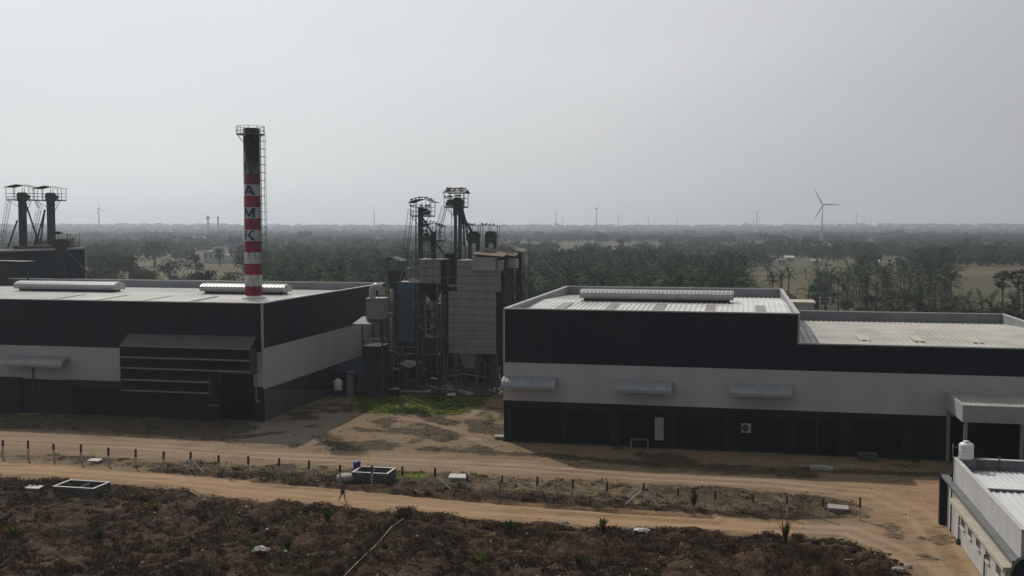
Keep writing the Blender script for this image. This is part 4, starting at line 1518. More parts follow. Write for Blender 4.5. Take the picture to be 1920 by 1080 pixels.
# cabins and roofs on the right shoulder
cb = MB()
cb.box(-32.7, DV - .5, 15.85, -29.75, DV + 1.2, 17.55)
cb.part('cabin', M_CABIN, dt)
cb = MB().box(-29.55, DV - .1, 15.85, -28.9, DV + 1.2, 17.15)
cb.part('cabin', M_CABIN, dt)
cb = MB().box(-28.7, DV + 2.0, 16.05, -27.55, DV + 3.4, 17.3)
cb.part('cabin', M_CABIN, dt)
cb = MB().box(-27.5, DV + 5.0, 16.35, -26.95, DV + 6.3, 17.4)
cb.part('cabin', M_CABIN, dt)
for (u0, u1, v0, v1, zl, zr) in ((-32.6, -28.6, DV - .75, DV + 1.7, 18.05, 17.75), (-31.9, -27.75, DV + 1.9, DV + 4.4, 18.5, 17.7), (-30.5, -27.1, DV + 4.7, DV + 7.0, 18.75, 18.2)):
    q = [(u0, v0, zl - .2), (u1, v0, zr - .2), (u1, v1, zr + .12), (u0, v1, zl + .12)]
    MB().hexa(q, [(a, b_, c + .1) for a, b_, c in q]).part('shed_roof', M_RUST, dt)
MB().box(-32.6, DV + .2, 17.55, -29.8, DV + 1.1, 17.7).box(-31.4, DV + 2.1, 16.9, -28.75, DV + 4.0, 17.6).box(-30.2, DV + 4.9, 17.0, -27.6, DV + 6.6, 18.0).part('shed_infill', M_PANELD, dt)
for u0, u1, v0 in ((-29.2, -28.7, DV + 1.4), (-28.1, -27.45, DV + 4.5)):
    MB().box(u0, v0, 0, u1, v0 + .9, 17.6).part('column', M_PANELD, dt)
MB().box(-28.45, DV + 3.6, 0, -28.25, DV + 3.8, 16.0).part('column', M_PANELD, dt)
MB().box(-27.3, DV + 6.0, 0, -27.0, DV + 6.3, 16.3).part('column', M_PANEL, dt)
MB().bar((-28.9, DV - .2, 15.9), (-25.9, DV + .5, 12.4), .22).part('chute', M_STEEL, dt)
MB().bar((-27.7, DV + 3, 16.0), (-24.9, DV + 3.4, 12.5), .22).part('chute', M_STEEL, dt)

# pale storage bin on a frame
sb = thing('storage_bin', 'pale panelled storage bin with a hopper bottom raised on a steel frame', 'grain bin', -39, 131)
BV = 130.0
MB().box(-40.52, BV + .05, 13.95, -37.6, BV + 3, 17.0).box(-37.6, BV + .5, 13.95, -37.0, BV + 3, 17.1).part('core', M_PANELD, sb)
k = MB()
for r in range(3):
    for c in range(3):
        u0 = -40.55 + c * .97
        k.box(u0 + .03, BV, 14.0 + r * 1.02, u0 + .94, BV + .048, 14.95 + r * 1.02)
k.part('panel_front', M_BIN, sb)
MB().box(-40.7, BV - .05, 17.05, -37.0, BV + 3.1, 17.15).part('bin_cover', M_TIN, sb)
k = MB()
for u in (-40.4, -39.3, -38.2, -37.2):
    k.bar((u, BV, 17.1), (u, BV, 18.1), .05)
k.bar((-40.4, BV, 17.6), (-37.2, BV, 17.6), .05).bar((-40.4, BV, 18.05), (-37.2, BV, 18.05), .05)
k.part('railing', M_STEEL, sb)
MB().hexa([(-39.3, BV + 1.2, 11.6), (-38.7, BV + 1.2, 11.6), (-38.7, BV + 1.8, 11.6), (-39.3, BV + 1.8, 11.6)], [(-40.5, BV + .1, 13.93), (-37.6, BV + .1, 13.93), (-37.6, BV + 2.9, 13.93), (-40.5, BV + 2.9, 13.93)]).part('hopper', M_PANELD, sb)
for u in (-40.75, -38.05):
    for v in (BV - .1, BV + 2.8):
        MB().box(u - .13, v, 0, u + .13, v + .26, 13.95).part('leg', M_STEELG, sb)
for z in (10.4, 6.9, 4.6):
    MB().box(-40.6, BV - .08, z, -38.2, BV + .06, z + .14).part('cross_beam', M_STEELG, sb)
    MB().box(-40.6, BV + 2.85, z, -38.2, BV + 2.99, z + .14).part('cross_beam', M_STEELG, sb)
for q in (((-40.7, BV, 13.8), (-39.9, BV, 12.4), .07), ((-40.7, BV, 9.9), (-39.9, BV, 8.9), .07), ((-39.9, BV, 8.9), (-40.7, BV, 7.2), .07), ((-38.1, BV, 7.0), (-38.8, BV, 8.0), .07), ((-38.0, BV, 9.0), (-36.6, BV, 9.7), .08)):
    MB().bar(*q).part('brace', M_STEELG, sb)
cy = MB()
cy.lathe(-39.2, BV + 1.4, [(.0, 11.7), (.5, 11.5), (.62, 10.7), (.62, 10.55)], 16)
cy.lathe(-39.0, BV + 1.2, [(.34, 10.4), (.34, 9.5), (.38, 9.5), (.38, 9.4), (.34, 9.4), (.34, 8.2), (.38, 8.2), (.38, 8.1), (.34, 8.1), (.34, 7.0)], 16)
cy.part('cyclone', M_PALE, sb)
MB().box(-40.4, BV + .5, 4.7, -38.2, BV + 2.5, 6.8).lathe(-39.4, BV + 1.5, [(.9, 4.6), (.25, 3.0), (.25, 1.5)], 14).part('cleaner_box', M_STEEL, sb)
MB().box(-40.5, BV + .6, 3.0, -39.9, BV + 1.4, 4.4).tube((-40.2, BV + 1, 3.0), (-40.2, BV + 1, .3), .14).box(-39.6, BV + 1, .1, -38.4, BV + 2.2, 1.3).part('blower', M_PANELD, sb)

# dark round bin behind
k = thing('round_bin', 'dark narrow round bin between the pale storage bin and the tallest elevator', 'grain bin', -37.2, 134.5)
MB().lathe(-37.6, 134.6, [(.75, 6), (.75, 17.6), (.8, 17.6), (.8, 17.75), (0, 18.0)], 20).part('shell', M_STEEL, k)
kk = MB()
for i in range(9):
    t = i * .7
    kk.bar((-36.8, 133.8, 6.5 + i * 1.35), (-36.3, 133.6, 6.5 + i * 1.35), .05)
kk.bar((-36.8, 133.8, 6), (-36.8, 133.8, 18.6), .07).bar((-36.3, 133.6, 6), (-36.3, 133.6, 18.4), .07).box(-37.0, 133.3, 14.4, -35.8, 134.2, 14.5).box(-37.2, 133.3, 12.6, -36.1, 134.2, 12.7)
kk.part('ladder', M_STEEL, k)
for q in (-38.2, -37.0):
    MB().box(q - .08, 134.0, 0, q + .08, 134.2, 6.2).part('leg', M_STEEL, k)

# blue dryer
bd = thing('blue_dryer', 'tall blue panelled dryer column standing on a low steel frame', 'grain dryer', -42.3, 130)
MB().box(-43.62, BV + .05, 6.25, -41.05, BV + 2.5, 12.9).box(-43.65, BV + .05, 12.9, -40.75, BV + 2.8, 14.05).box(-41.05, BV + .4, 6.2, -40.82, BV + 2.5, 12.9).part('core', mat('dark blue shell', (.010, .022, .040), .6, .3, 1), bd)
k = MB()
for r in range(9):
    z0 = 6.3 + r * .86
    if z0 > 13.5:
        break
    for a, c in ((-43.58, -42.35), (-42.32, -41.1)) if r > 5 else ((-43.58, -41.1),):
        k.box(a, BV, z0, c, BV + .048, z0 + .80)
k.part('panel_front', M_BLUE, bd)
MB().box(-42.9, BV + .9, 9.2, -42.8, BV - .01, 9.32).box(-42.05, BV - .02, 9.2, -41.95, BV - .001, 9.35).part('bolt_plate', M_BLACK, bd)
k = MB().box(-43.7, BV - .03, 14.06, -40.7, BV + 2.9, 14.12)
k.part('top_plate', M_TIN, bd)
k = MB()
for i in range(9):
    u = -42.2 + R.random() * 1.3
    v = BV + R.random() * 2
    k.box(u, v, 14.13, u + .25 + R.random() * .25, v + .3, 14.25 + R.random() * .3)
k.tube((-42.1, BV + .6, 14.13), (-42.1, BV + .6, 15.5), .07).bar((-41.2, BV + .5, 14.2), (-40.6, BV + .5, 16.3), .05).bar((-41.5, BV + .5, 14.2), (-41.3, BV + .5, 15.9), .05)
k.part('top_fitting', M_TIN, bd)
for u in (-43.55, -40.95):
    for v in (BV, BV + 2.4):
        MB().box(u - .1, v, 0, u + .1, v + .2, 6.2).part('leg', M_STEEL, bd)
for q in (((-46.6, BV - .25, 5.6), (-40.9, BV - .25, 5.6), .1), ((-46.6, BV - .25, 5.6), (-47.2, BV - .2, 5.2), .08), ((-43.3, BV - .1, 5.5), (-42.2, BV - .1, 4.2), .08), ((-42.3, BV - .1, 4.8), (-40.9, BV - .1, 4.8), .08)):
    MB().bar(*q).part('brace', M_PALE, bd)
# pipe stack left of the blue dryer
k = thing('pipe_stack', 'thin grey vertical pipe with a pale collar, left of the blue dryer', 'pipe', -44.1, 129.6)
MB().tube((-44.1, 129.6, 0), (-44.1, 129.6, 9.7), .22, 14).tube((-44.1, 129.6, 10.2), (-44.1, 129.6, 13.2), .27, 14).part('tube', M_PANEL, k)
MB().tube((-44.1, 129.6, 9.7), (-44.1, 129.6, 10.2), .33, 14).part('collar', M_PALE, k)

# left elevator, dark bulk and goose-neck duct
elevator('short bucket elevator with a tilted sheet canopy beside the goose-neck duct', -44.3, 130.6, [(-44.85, -44.25), (-44.1, -43.6)], 0, 15.7, (-45.7, -42.7, 14.75), (-45.7, -42.7, 16.85, 'vgable'), 'box', M_STEEL, 1, (), (), [((-42.5, 130.4, 14.6), (-42.3, 130.4, 17.5), .05)])
gd = thing('duct_unit', 'grey box unit with a shiny goose-neck duct beside the left building', 'duct unit', -44, 122)
k = MB()
pts = []
for i in range(13):
    t = math.pi * i / 12
    pts.append((-43.75 - .62 * math.cos(t), 122.8, 13.35 + .62 * math.sin(t)))
for a, c in zip(pts[:-1], pts[1:]):
    k.tube(a, c, .42, 14, caps=False)
k.tube((-44.37, 122.8, 12.4), (-44.37, 122.8, 13.36), .42, 14, caps=False).tube((-43.13, 122.8, 12.9), (-43.13, 122.8, 13.36), .42, 14, caps=False)
k.part('goose_neck', M_TIN, gd)
MB().box(-44.95, 122, 9.9, -42.75, 124.2, 12.42).part('box_casing', M_PANEL, gd)
MB().box(-45.0, 121.9, 12.43, -42.7, 124.3, 12.52).part('box_lid', M_TIN, gd)
MB().hexa([(-46.2, 120.6, 9.35), (-43.1, 120.6, 9.35), (-42.5, 123.5, 10.05), (-45.9, 123.5, 10.05)], [(-46.2, 120.6, 9.42), (-43.1, 120.6, 9.42), (-42.5, 123.5, 10.12), (-45.9, 123.5, 10.12)]).part('rain_roof', M_STEEL, gd)
MB().box(-45.8, 123.2, 0, -43.5, 126.5, 6.4).part('furnace_body', mat('sooty steel', (.018, .018, .018), .8, .4, 1.2), gd)
MB().box(-45.6, 122.55, 6.9, -43.2, 122.6, 7.0).part('rail', M_PALE, gd)
MB().bar((-43.2, 121.8, 12.5), (-42.2, 121.8, 15.2), .09).part('brace', M_PALE, gd)

# dark machine houses added behind the towers to block sun and bright ground
M_ADDED_MACHINE = mat('added dark machine house sheet', (.022, .023, .024), .75, .4, .8, streak=3)
t = thing('added_machine_house', 'added dark machine house of sheet boxes, keeping light out behind the grain towers', 'machine house', -41, 139)
for q in ((-49.0, 138.5, 0, -44.3, 143, 8.2), (-44.0, 138.5, 0, -42.4, 142, 5.2), (-42.4, 139.2, 6.2, -38.2, 142, 10.6), (-42.2, 138.6, 0, -40.6, 142, 3.4), (-40.2, 138.5, 0, -38.4, 142, 6.0)):
    MB().box(*q).part('added_sheet_block', M_ADDED_MACHINE, t)
MB().hexa([(-49.3, 138.2, 8.25), (-44.0, 138.2, 8.25), (-44.0, 143.3, 8.9), (-49.3, 143.3, 8.9)], [(-49.3, 138.2, 8.33), (-44.0, 138.2, 8.33), (-44.0, 143.3, 8.98), (-49.3, 143.3, 8.98)]).part('roof', M_BLUED, t)  # roof of the added machine house
t = thing('added_machine_house', 'added dark low machine house keeping light out behind the beige dryer legs', 'machine house', -32, 138)
for q in ((-37.9, 138.3, 0, -35.9, 141, 2.3), (-35.6, 137.5, 0, -32.3, 141, 5.4), (-32.1, 138.5, 2.2, -29.5, 141, 6.3), (-29.4, 137.5, 0, -26.5, 141, 6.5), (-31.6, 138.4, 0, -29.9, 140, 1.5)):
    MB().box(*q).part('added_sheet_block', M_ADDED_MACHINE, t)
MB().box(-35.8, 137.3, 5.45, -32.1, 141.2, 5.55).part('roof', M_BLUED, t)  # roof of the added low machine house
t = thing('conveyor', 'sloping dark screw conveyor low between the bin legs and the dryer legs', 'conveyor', -37, 132)
MB().bar((-38.6, 132.6, .9), (-34.9, 132.2, 3.0), .5).part('trough', M_STEEL, t)
MB().box(-38.5, 132.3, 0, -38.35, 132.9, .8).part('stand', M_STEEL, t)
MB().box(-36.3, 132.1, 0, -36.15, 132.6, 1.95).part('stand', M_STEEL, t)

for q, m_ in ((((-45.6, 122.5, 0), (-45.6, 122.5, 9.3), .16), M_STEEL), (((-43.0, 122.5, 0), (-43.0, 122.5, 9.8), .16), M_STEEL), (((-45.6, 126.3, 0), (-45.6, 126.3, 9.3), .16), M_STEEL), (((-43.0, 126.3, 0), (-43.0, 126.3, 9.8), .16), M_STEEL),
              (((-45.6, 122.5, 9.2), (-43.0, 122.5, 9.2), .14), M_STEEL), (((-45.6, 122.5, 7.4), (-43.0, 122.5, 7.4), .10), M_PALE), (((-45.6, 122.5, 6.9), (-43.0, 122.5, 9.1), .08), M_STEEL), (((-45.6, 122.5, 3.2), (-43.0, 122.5, 3.2), .12), M_STEEL)):
    MB().bar(*q).part('frame_bar', m_, gd)
pk = thing('pipe_rack', 'tangle of thin pipes, rails and ladders between the blue dryer and the beige tower', 'pipework', -39, 129)
for pts, r_, m_ in (([(-43.0, 129.4, 14.2), (-42.6, 129.4, 15.6), (-41.2, 129.5, 16.2)], .06, M_PALE), ([(-41.0, 129.3, 12.2), (-40.8, 129.2, 10.0), (-38.6, 129.2, 9.2), (-36.2, 129.0, 9.6)], .10, M_STEELG),
                    ([(-40.5, 129.3, 8.6), (-39.6, 129.2, 7.9), (-38.2, 129.3, 8.3)], .09, M_PALE), ([(-37.2, 129.0, 13.0), (-37.2, 129.0, 2.0), (-36.3, 128.6, 1.4)], .13, M_STEELG), ([(-36.6, 128.9, 12.2), (-36.7, 128.9, 5.0), (-38.0, 129.0, 4.2)], .09, M_STEEL),
                    ([(-45.2, 129.2, 4.6), (-44.0, 129.1, 5.3), (-42.8, 129.1, 4.5), (-41.0, 129.1, 4.9)], .08, M_PALE), ([(-44.9, 129.0, 13.2), (-45.0, 129.0, 7.0), (-44.6, 129.0, 6.0)], .14, M_PANEL), ([(-39.9, 129.2, 6.4), (-39.9, 129.2, 3.2), (-38.9, 129.1, 2.4), (-37.4, 129.0, 2.7)], .11, M_STEELG),
                    ([(-37.9, 129.2, 11.4), (-36.5, 128.8, 12.6)], .07, M_PALE), ([(-35.9, 127.7, 2.2), (-34.0, 127.6, 2.6), (-31.0, 127.6, 2.3)], .07, M_PALE)):
    MB().path(pts, r_, 8).part('pipe', m_, pk)
for p_, q_ in (((-37.6, 129.3, 4.0), (-37.6, 129.3, 17.0)), ((-44.7, 129.2, 6.0), (-44.7, 129.2, 14.6)), ((-36.3, 127.8, 0.2), (-36.3, 127.8, 5.0))):
    k = MB()
    ladder(k, p_, q_, .45, .42, (.8, .6, 0), .05)
    k.part('ladder', M_PALE, pk)
for u0, u1, z in ((-37.5, -35.2, 13.9), (-41.0, -38.0, 10.6), (-37.6, -36.1, 7.0), (-37.6, -36.1, 10.6)):
    MB().box(u0, 128.9, z, u1, 129.7, z + .08).part('walkway', M_STEEL, pk)
    k = MB().bar((u0, 128.9, z + 1.0), (u1, 128.9, z + 1.0), .05).bar((u0, 128.9, z), (u0, 128.9, z + 1.0), .05).bar((u1, 128.9, z), (u1, 128.9, z + 1.0), .05).bar(((u0 + u1) / 2, 128.9, z), ((u0 + u1) / 2, 128.9, z + 1.0), .05)
    k.part('railing', M_PALE, pk)

# low canopies
for nm, lab, u0, u1, v0, v1, zl, zr, posts in (
        ('lean_to', 'low navy sheet canopy against the side wall of the left building', -50.35, -46.3, 123.2, 134.5, 3.55, 3.0, ((-46.6, 124), (-46.6, 133))),
        ('lean_to', 'low navy sheet canopy on thin posts under the blue dryer', -46.0, -41.2, 127.0, 134.0, 3.35, 3.2, ((-45.8, 127.2), (-43.8, 127.2), (-41.4, 127.2), (-45.8, 133.5), (-41.4, 133.5)))):
    t = thing(nm, lab, 'canopy', (u0 + u1) / 2, v0)
    MB().hexa([(u0, v0, zl - .35), (u1, v0, zr - .35), (u1, v1, zr), (u0, v1, zl)], [(u0, v0, zl - .28), (u1, v0, zr - .28), (u1, v1, zr + .07), (u0, v1, zl + .07)]).part('roof_sheet', M_BLUED, t)
    for u, v in posts:
        MB().box(u - .09, v - .09, 0, u + .09, v + .09, zr - .3).part('post', M_STEELG, t)
MB().box(-48.2, 123.6, 0, -47.4, 124.4, 3.0).solo('pier', M_PANEL, 'grey pier under the navy canopy at the left building', 'pier', -47.8, 124)
k = thing('water_tank', 'small white round water tank on a dark stand beside the left building', 'water tank', -48.9, 122.4)
MB().lathe(-48.9, 122.4, [(0, .8), (.52, .8), (.55, .9), (.55, 1.95), (.45, 2.1), (.2, 2.2), (.2, 2.3), (0, 2.3)], 18).part('shell', M_PLASTIC, k)
MB().box(-49.4, 121.9, 0, -48.4, 122.9, .8).part('stand', M_BASE, k)
# ground clutter in front of the towers
k = MB().box(-46, 126.2, .0, -30, 137, .14)
k.solo('concrete_pad', mat('shade dark concrete', (.03, .03, .029), .9, .4, .8), 'concrete pad coloured shadow dark beneath the grain towers', 'pad', -38, 130, kind='structure')  # pad colour darkened for the shade beneath the towers
u, v = gz(775, 737)
MB().box(u - 2.6, v - .25, .12, u + 2.2, v + .25, .34).box(u - 2.4, v - .2, 0, u - 2.1, v + .2, .12).box(u + 1.6, v - .2, 0, u + 1.9, v + .2, .12).solo('beam', M_PINK, 'long pale pinkish beam lying at the back edge of the grass lawn', 'beam', u, v)
u, v = gz(826, 733)
MB().bar((u - 2, v + .5, .6), (u + .6, v - .3, .2), .2).bar((u - 1.4, v + .8, .3), (u + 1.4, v + .2, .12), .16).solo('pole_pile', M_WOOD, 'loose pale poles lying beside the rusty drum behind the lawn', 'poles', u, v)
u, v = gz(815, 748)
k = thing('drum', 'dark steel drum standing at the back of the lawn', 'drum', u, v)
MB().lathe(u, v, [(0, 0), (.5, 0), (.5, .4), (.53, .42), (.5, .44), (.5, .85), (.53, .87), (.5, .89), (.5, 1.2), (.53, 1.25), (.46, 1.2), (0, 1.18)], 20).part('shell', M_STEEL, k)
u, v = gz(740, 742)
MB().box(u - .5, v - .4, 0, u + .5, v + .4, .85, 0).box(u - .55, v - .45, .85, u + .55, v + .45, .93, 1).solo('crate', [M_BASE, M_TIN], 'dark crate with a pale lid at the left end of the long beam', 'crate', u, v)
u, v = gz(846, 741)
MB().hexa([(u - .6, v - .4, 0), (u + .7, v - .5, 0), (u + .6, v + .5, 0), (u - .5, v + .4, 0)], [(u - .4, v - .2, .25), (u + .3, v - .3, .35), (u + .4, v + .2, .3), (u - .2, v + .2, .22)]).solo('rubble', M_RAG, 'pale lump of rubble on the ground below the beige dryer tower', 'rubble', u, v)

# ----------------------------------------------------------------- plant at the far left
S = 168.0
elevator('left bucket elevator of the pair on the roof of the navy silo house', -128.4, S, [(-129.1, -127.7)], 16, 27.6, (-130.9, -126.1, 26.3), (-131.2, -125.8, 28.5, 'vgable'), 'box', M_PANELD, 1,
         [((-130.7, S, 26.6), (-134.2, S + 2, 18.0))], (), [((-127.5, S, 25.5), (-125.4, S, 19.6), .22), ((-129.3, S, 22.5), (-131.6, S, 17.2), .22), ((-125.4, S, 19.6), (-125.9, S, 17.3), .22), ((-126.3, S, 26.0), (-127.4, S, 23.9), .08)])
elevator('right bucket elevator of the pair on the roof of the navy silo house', -122.8, S, [(-123.2, -121.8)], 16, 27.5, (-125.0, -120.2, 26.2), (-125.4, -120.0, 28.2, 'vgable'), 'box', M_STEEL, 1,
         [((-125.0, S, 26.1), (-124.3, S, 24.6)), ((-124.2, S - .5, 24.3), (-126.1, S - .5, 17.4))], (), [((-123.5, S, 24.4), (-125.6, S, 18.2), .22), ((-123.6, S, 24.4), (-124.6, S, 18.4), .22), ((-120.3, S, 26.0), (-121.5, S, 24.2), .08)])
elevator('short bucket elevator under a small gable canopy in front of the navy silo house', -108.6, 152, [(-109.9, -108.4)], 0, 19.2, (-109.8, -106.6, 18.2), (-110.6, -106.6, 20.05, 'vgable'), 'box', M_PANELD, 1, (), (),
         [((-107.9, 152, 17.2), (-103.5, 152, 13.2), .16), ((-108.1, 152, 17.0), (-106.6, 152, 13.0), .12), ((-103.5, 152, 13.2), (-102.9, 152, 12.0), .1), ((-103.5, 152, 13.2), (-104.0, 152, 12.0), .1)])
elevator('low bucket elevator with a drooping sheet canopy at the left picture edge', -114.1, 144.0, [(-116.0, -114.6), (-114.2, -113.3)], 12.0, 15.1, (-116.3, -112.3, 14.0), (-117.9, -109.0, 16.0, 'flat'), 'box', M_PANELD, 1, (), (),
         [((-113.2, 144, 13.4), (-110.8, 144, 11.9), .12), ((-109.2, 144, 14.5), (-109.2, 144, 11.9), .2)])
k = MB()
for i in range(16):
    u = -127 + i * .55 + R.uniform(-.2, .2)
    k.box(u, S + 1, 18.0, u + R.uniform(.2, .5), S + 1.5, 18.3 + R.uniform(.3, 1.1))
k.bar((-127, S + .8, 19.0), (-118.4, S + .8, 19.0), .09).box(-127.2, S + .9, 16.8, -118.2, S + 1.6, 18.0)
k.solo('conveyor', M_PALE, 'pale roof conveyor between the two elevators on the navy silo house', 'conveyor', -122.8, S + 1)

# ----------------------------------------------------------------- annex at the lower right
AU = 15.0
an = thing('annex', 'light grey annex with a white sheet roof and small windows in the lower right corner', 'building', AU, 69)
MB().box(AU, 59.2, 0, AU + .25, 78.6, 3.5).box(AU + .05, 59.2, 3.5, AU + .25, 76.95, 5.25).box(AU + .25, 59.2, 0, AU + 26, 59.45, 5.25).part('wall', M_WALLG, an)
MB().box(AU + .25, 76.7, 0, AU + 26, 76.95, 5.25).part('wall', M_WALLM, an, 'dark grey back parapet wall')
MB().box(AU - .45, 58.9, 3.5, AU + .05, 78.6, 3.66).part('ledge', M_WALLM, an)
MB().box(AU + .02, 59.15, 5.25, AU + .3, 77.0, 5.31).box(AU + .3, 76.66, 5.25, AU + 26, 77.0, 5.31).part('coping', M_WALLG, an)
MB().box(AU - .5, 78.6, 0, AU + .3, 79.05, 3.66).part('end_fin', M_BASE, an)  # near-black stands for the shade on the face turned to the camera
k = MB()
prof = [(AU - .55, 0), (AU + .5, 0), (AU + .5, 4.0), (AU + .1, 3.95), (AU - .2, 3.8), (AU - .42, 3.5), (AU - .55, 3.1)]
k.ext(prof, 'v', 58.5, 58.9)
k.part('end_fin', M_BASE, an)  # near fin carries the same painted shade
MB().box(AU - .55, 60.3, 2.72, AU, 75.2, 2.84).box(AU - .55, 60.3, 2.6, AU - .47, 75.2, 2.72).part('awning_slab', M_BEIGE, an)
for vc in (73.2, 71.1, 68.75, 66.2, 63.6, 61.4):
    f = MB()
    f.box(AU - .03, vc - .55, 1.35, AU, vc + .55, 2.5)
    w_ = f.part('window', M_CABIN, an)
    MB().box(AU - .045, vc - .46, 1.45, AU - .031, vc - .05, 2.42).box(AU - .045, vc + .05, 1.45, AU - .031, vc + .46, 2.42).part('pane', M_GLASS, w_)
    MB().box(AU - .14, vc - .6, 1.27, AU, vc + .6, 1.345).part('sill', M_CONCW, w_)
MB().box(AU - .02, 60.0, .05, AU - .001, 60.75, 2.2).part('door', M_WALLM, an)
RA = [(59.45, 4.25), (69.9, 4.72), (76.7, 4.45)]
MB().ribbed(AU + .25, AU + 26, RA[:2], 0.42, 0.06).part('roof', M_ROOF_W, an)
MB().ribbed(AU + .25, AU + 26, [(69.95, 4.80), (76.7, 4.5)], 0.36, 0.05).part('roof', M_ROOF_W, an)
MB().box(AU + .25, 69.75, 4.74, AU + 26, 69.95, 4.90).part('ridge_strip', M_WALLM, an)
MB().tube((AU - .12, 76.6, 0.1), (AU - .12, 76.6, 3.5), .055).part('pipe', M_STEEL, an)
MB().tube((AU - .06, 76.75, 3.66), (AU - .06, 76.75, 6.3), .05).tube((AU - .06, 76.75, 6.05), (AU + .5, 76.5, 6.1), .04).part('pipe', M_STEEL, an)
MB().tube((AU - .1, 74.0, 0), (AU - .1, 74.0, 1.9), .05).box(AU - .25, 73.85, .0, AU - .0, 74.15, .35).part('pipe', M_STEEL, an)
MB().tube((AU - .1, 66.6, 0), (AU - .1, 66.6, 1.6), .05).part('pipe', M_STEEL, an)
MB().box(AU + 2.9, 76.55, 4.5, AU + 2.98, 76.66, 5.6).part('conduit', M_STEEL, an)
MB().bar((AU + 1.1, 76.6, 5.33), (AU + 2.2, 76.6, 5.42), .06).bar((AU + 1.3, 76.55, 5.33), (AU + 2.0, 76.2, 4.9), .05).part('conduit', M_STEEL, an)
k = thing('water_tank', 'white ribbed plastic water tank on the parapet corner of the annex', 'water tank', 15.75, 76.5, 5.31)
pr = [(0, 5.33), (.46, 5.33)]
for i in range(4):
    z = 5.38 + i * .24
    pr += [(.475, z), (.49, z + .05), (.49, z + .15), (.475, z + .2)]
pr += [(.48, 6.34), (.36, 6.44), (.2, 6.47), (.2, 6.52), (0, 6.54)]
MB().lathe(15.75, 76.5, pr, 28).part('shell', M_PLASTIC, k)
MB().box(15.2, 76.0, 4.7, 16.3, 76.15, 5.33).box(15.2, 76.85, 5.31, 16.3, 77.0, 5.33).part('stand', M_WALLM, k)
MB().lathe(15.75, 76.5, [(.22, 6.52), (.22, 6.57), (.0, 6.6)], 18).part('lid', M_PLASTIC, k)

# ----------------------------------------------------------------- fence posts
ORD = ['first', 'second', 'third', 'fourth', 'fifth', 'sixth', 'seventh', 'eighth', 'ninth', 'tenth', 'eleventh', 'twelfth', 'thirteenth', 'fourteenth', 'fifteenth', 'sixteenth',
       'seventeenth', 'eighteenth', 'nineteenth', 'twentieth', 'twenty first', 'twenty second', 'twenty third', 'twenty fourth', 'twenty fifth', 'twenty sixth', 'twenty seventh', 'twenty eighth']
posts_px = [(5, 858), (53, 862), (101, 865), (152, 869), (203, 873), (254, 877), (306, 881), (357, 885), (410, 889), (466, 893), (522, 897), (580, 902), (638, 907), (697, 911), (755, 915),
            (816, 919), (877, 924), (941, 931), (1006, 935), (1073, 940), (1139, 945), (1205, 949), (1271, 954), (1341, 960), (1411, 966), (1476, 972), (1544, 974), (1612, 975)]
for i, (x, y) in enumerate(posts_px):
    u, v = gz(x, y)
    g = gh1(u, v)
    braced = i in (7, 15, 21)
    t = thing('fence_post', ('braced ' if braced else '') + 'concrete fence post with brown top, ' + ORD[i] + ' from the left in the row', 'fence post', u, v, g, 'fence posts along the path')
    tl = R.uniform(-.05, .05)
    tv = R.uniform(-.04, .04)
    z0, z1, z2 = g - .25, g + .95, g + 1.62 + R.uniform(-.08, .08)
    MB().hexa([(u - .06, v - .06, z0), (u + .06, v - .06, z0), (u + .06, v + .06, z0), (u - .06, v + .06, z0)],
              [(u - .065 + tl, v - .065 + tv, z1), (u + .065 + tl, v - .065 + tv, z1), (u + .065 + tl, v + .065 + tv, z1), (u - .065 + tl, v + .065 + tv, z1)]).part('post_shaft', M_POST, t)
    MB().hexa([(u - .075 + tl, v - .075 + tv, z1), (u + .075 + tl, v - .075 + tv, z1), (u + .075 + tl, v + .075 + tv, z1), (u - .075 + tl, v + .075 + tv, z1)],
              [(u - .07 + 1.7 * tl, v - .07 + tv, z2), (u + .07 + 1.7 * tl, v - .07 + tv, z2), (u + .07 + 1.7 * tl, v + .07 + tv, z2), (u - .07 + 1.7 * tl, v + .07 + tv, z2)]).part('painted_top', M_POSTT, t)
    if braced:
        for s in (-1, 1):
            MB().bar((u + s * .08, v, g + 1.0), (u + s * 1.35, v - .1, gh1(u + s * 1.35, v) - .05), .10).part('brace', M_CONCW if i == 21 else M_POST, t)


# ----------------------------------------------------------------- foreground objects
def open_tank(label, u0, u1, v0, v1, h, div, m):
    t = thing('concrete_tank', label, 'tank', (u0 + u1) / 2, (v0 + v1) / 2)
    w = .18
    MB().box(u0, v0, -.4, u1, v0 + w, h).box(u0, v1 - w, -.4, u1, v1, h).box(u0, v0 + w, -.4, u0 + w, v1 - w, h).box(u1 - w, v0 + w, -.4, u1, v1 - w, h).box(u0 + w, v0 + w, -.4, u1 - w, v1 - w, -.1).box(div - .07, v0 + w, -.1, div + .07, v1 - w, h - .12).part('tank_wall', m, t)
    MB().box(u0 - .02, v0 - .02, h, u1 + .02, v0 + w, h + .03).box(u0 - .02, v1 - w, h, u1 + .02, v1 + .02, h + .03).box(u0 - .02, v0 + w, h, u0 + w, v1 - w, h + .03).box(u1 - w, v0 + w, h, u1 + .02, v1 - w, h + .03).part('rim', M_CONCW, t)
    return t


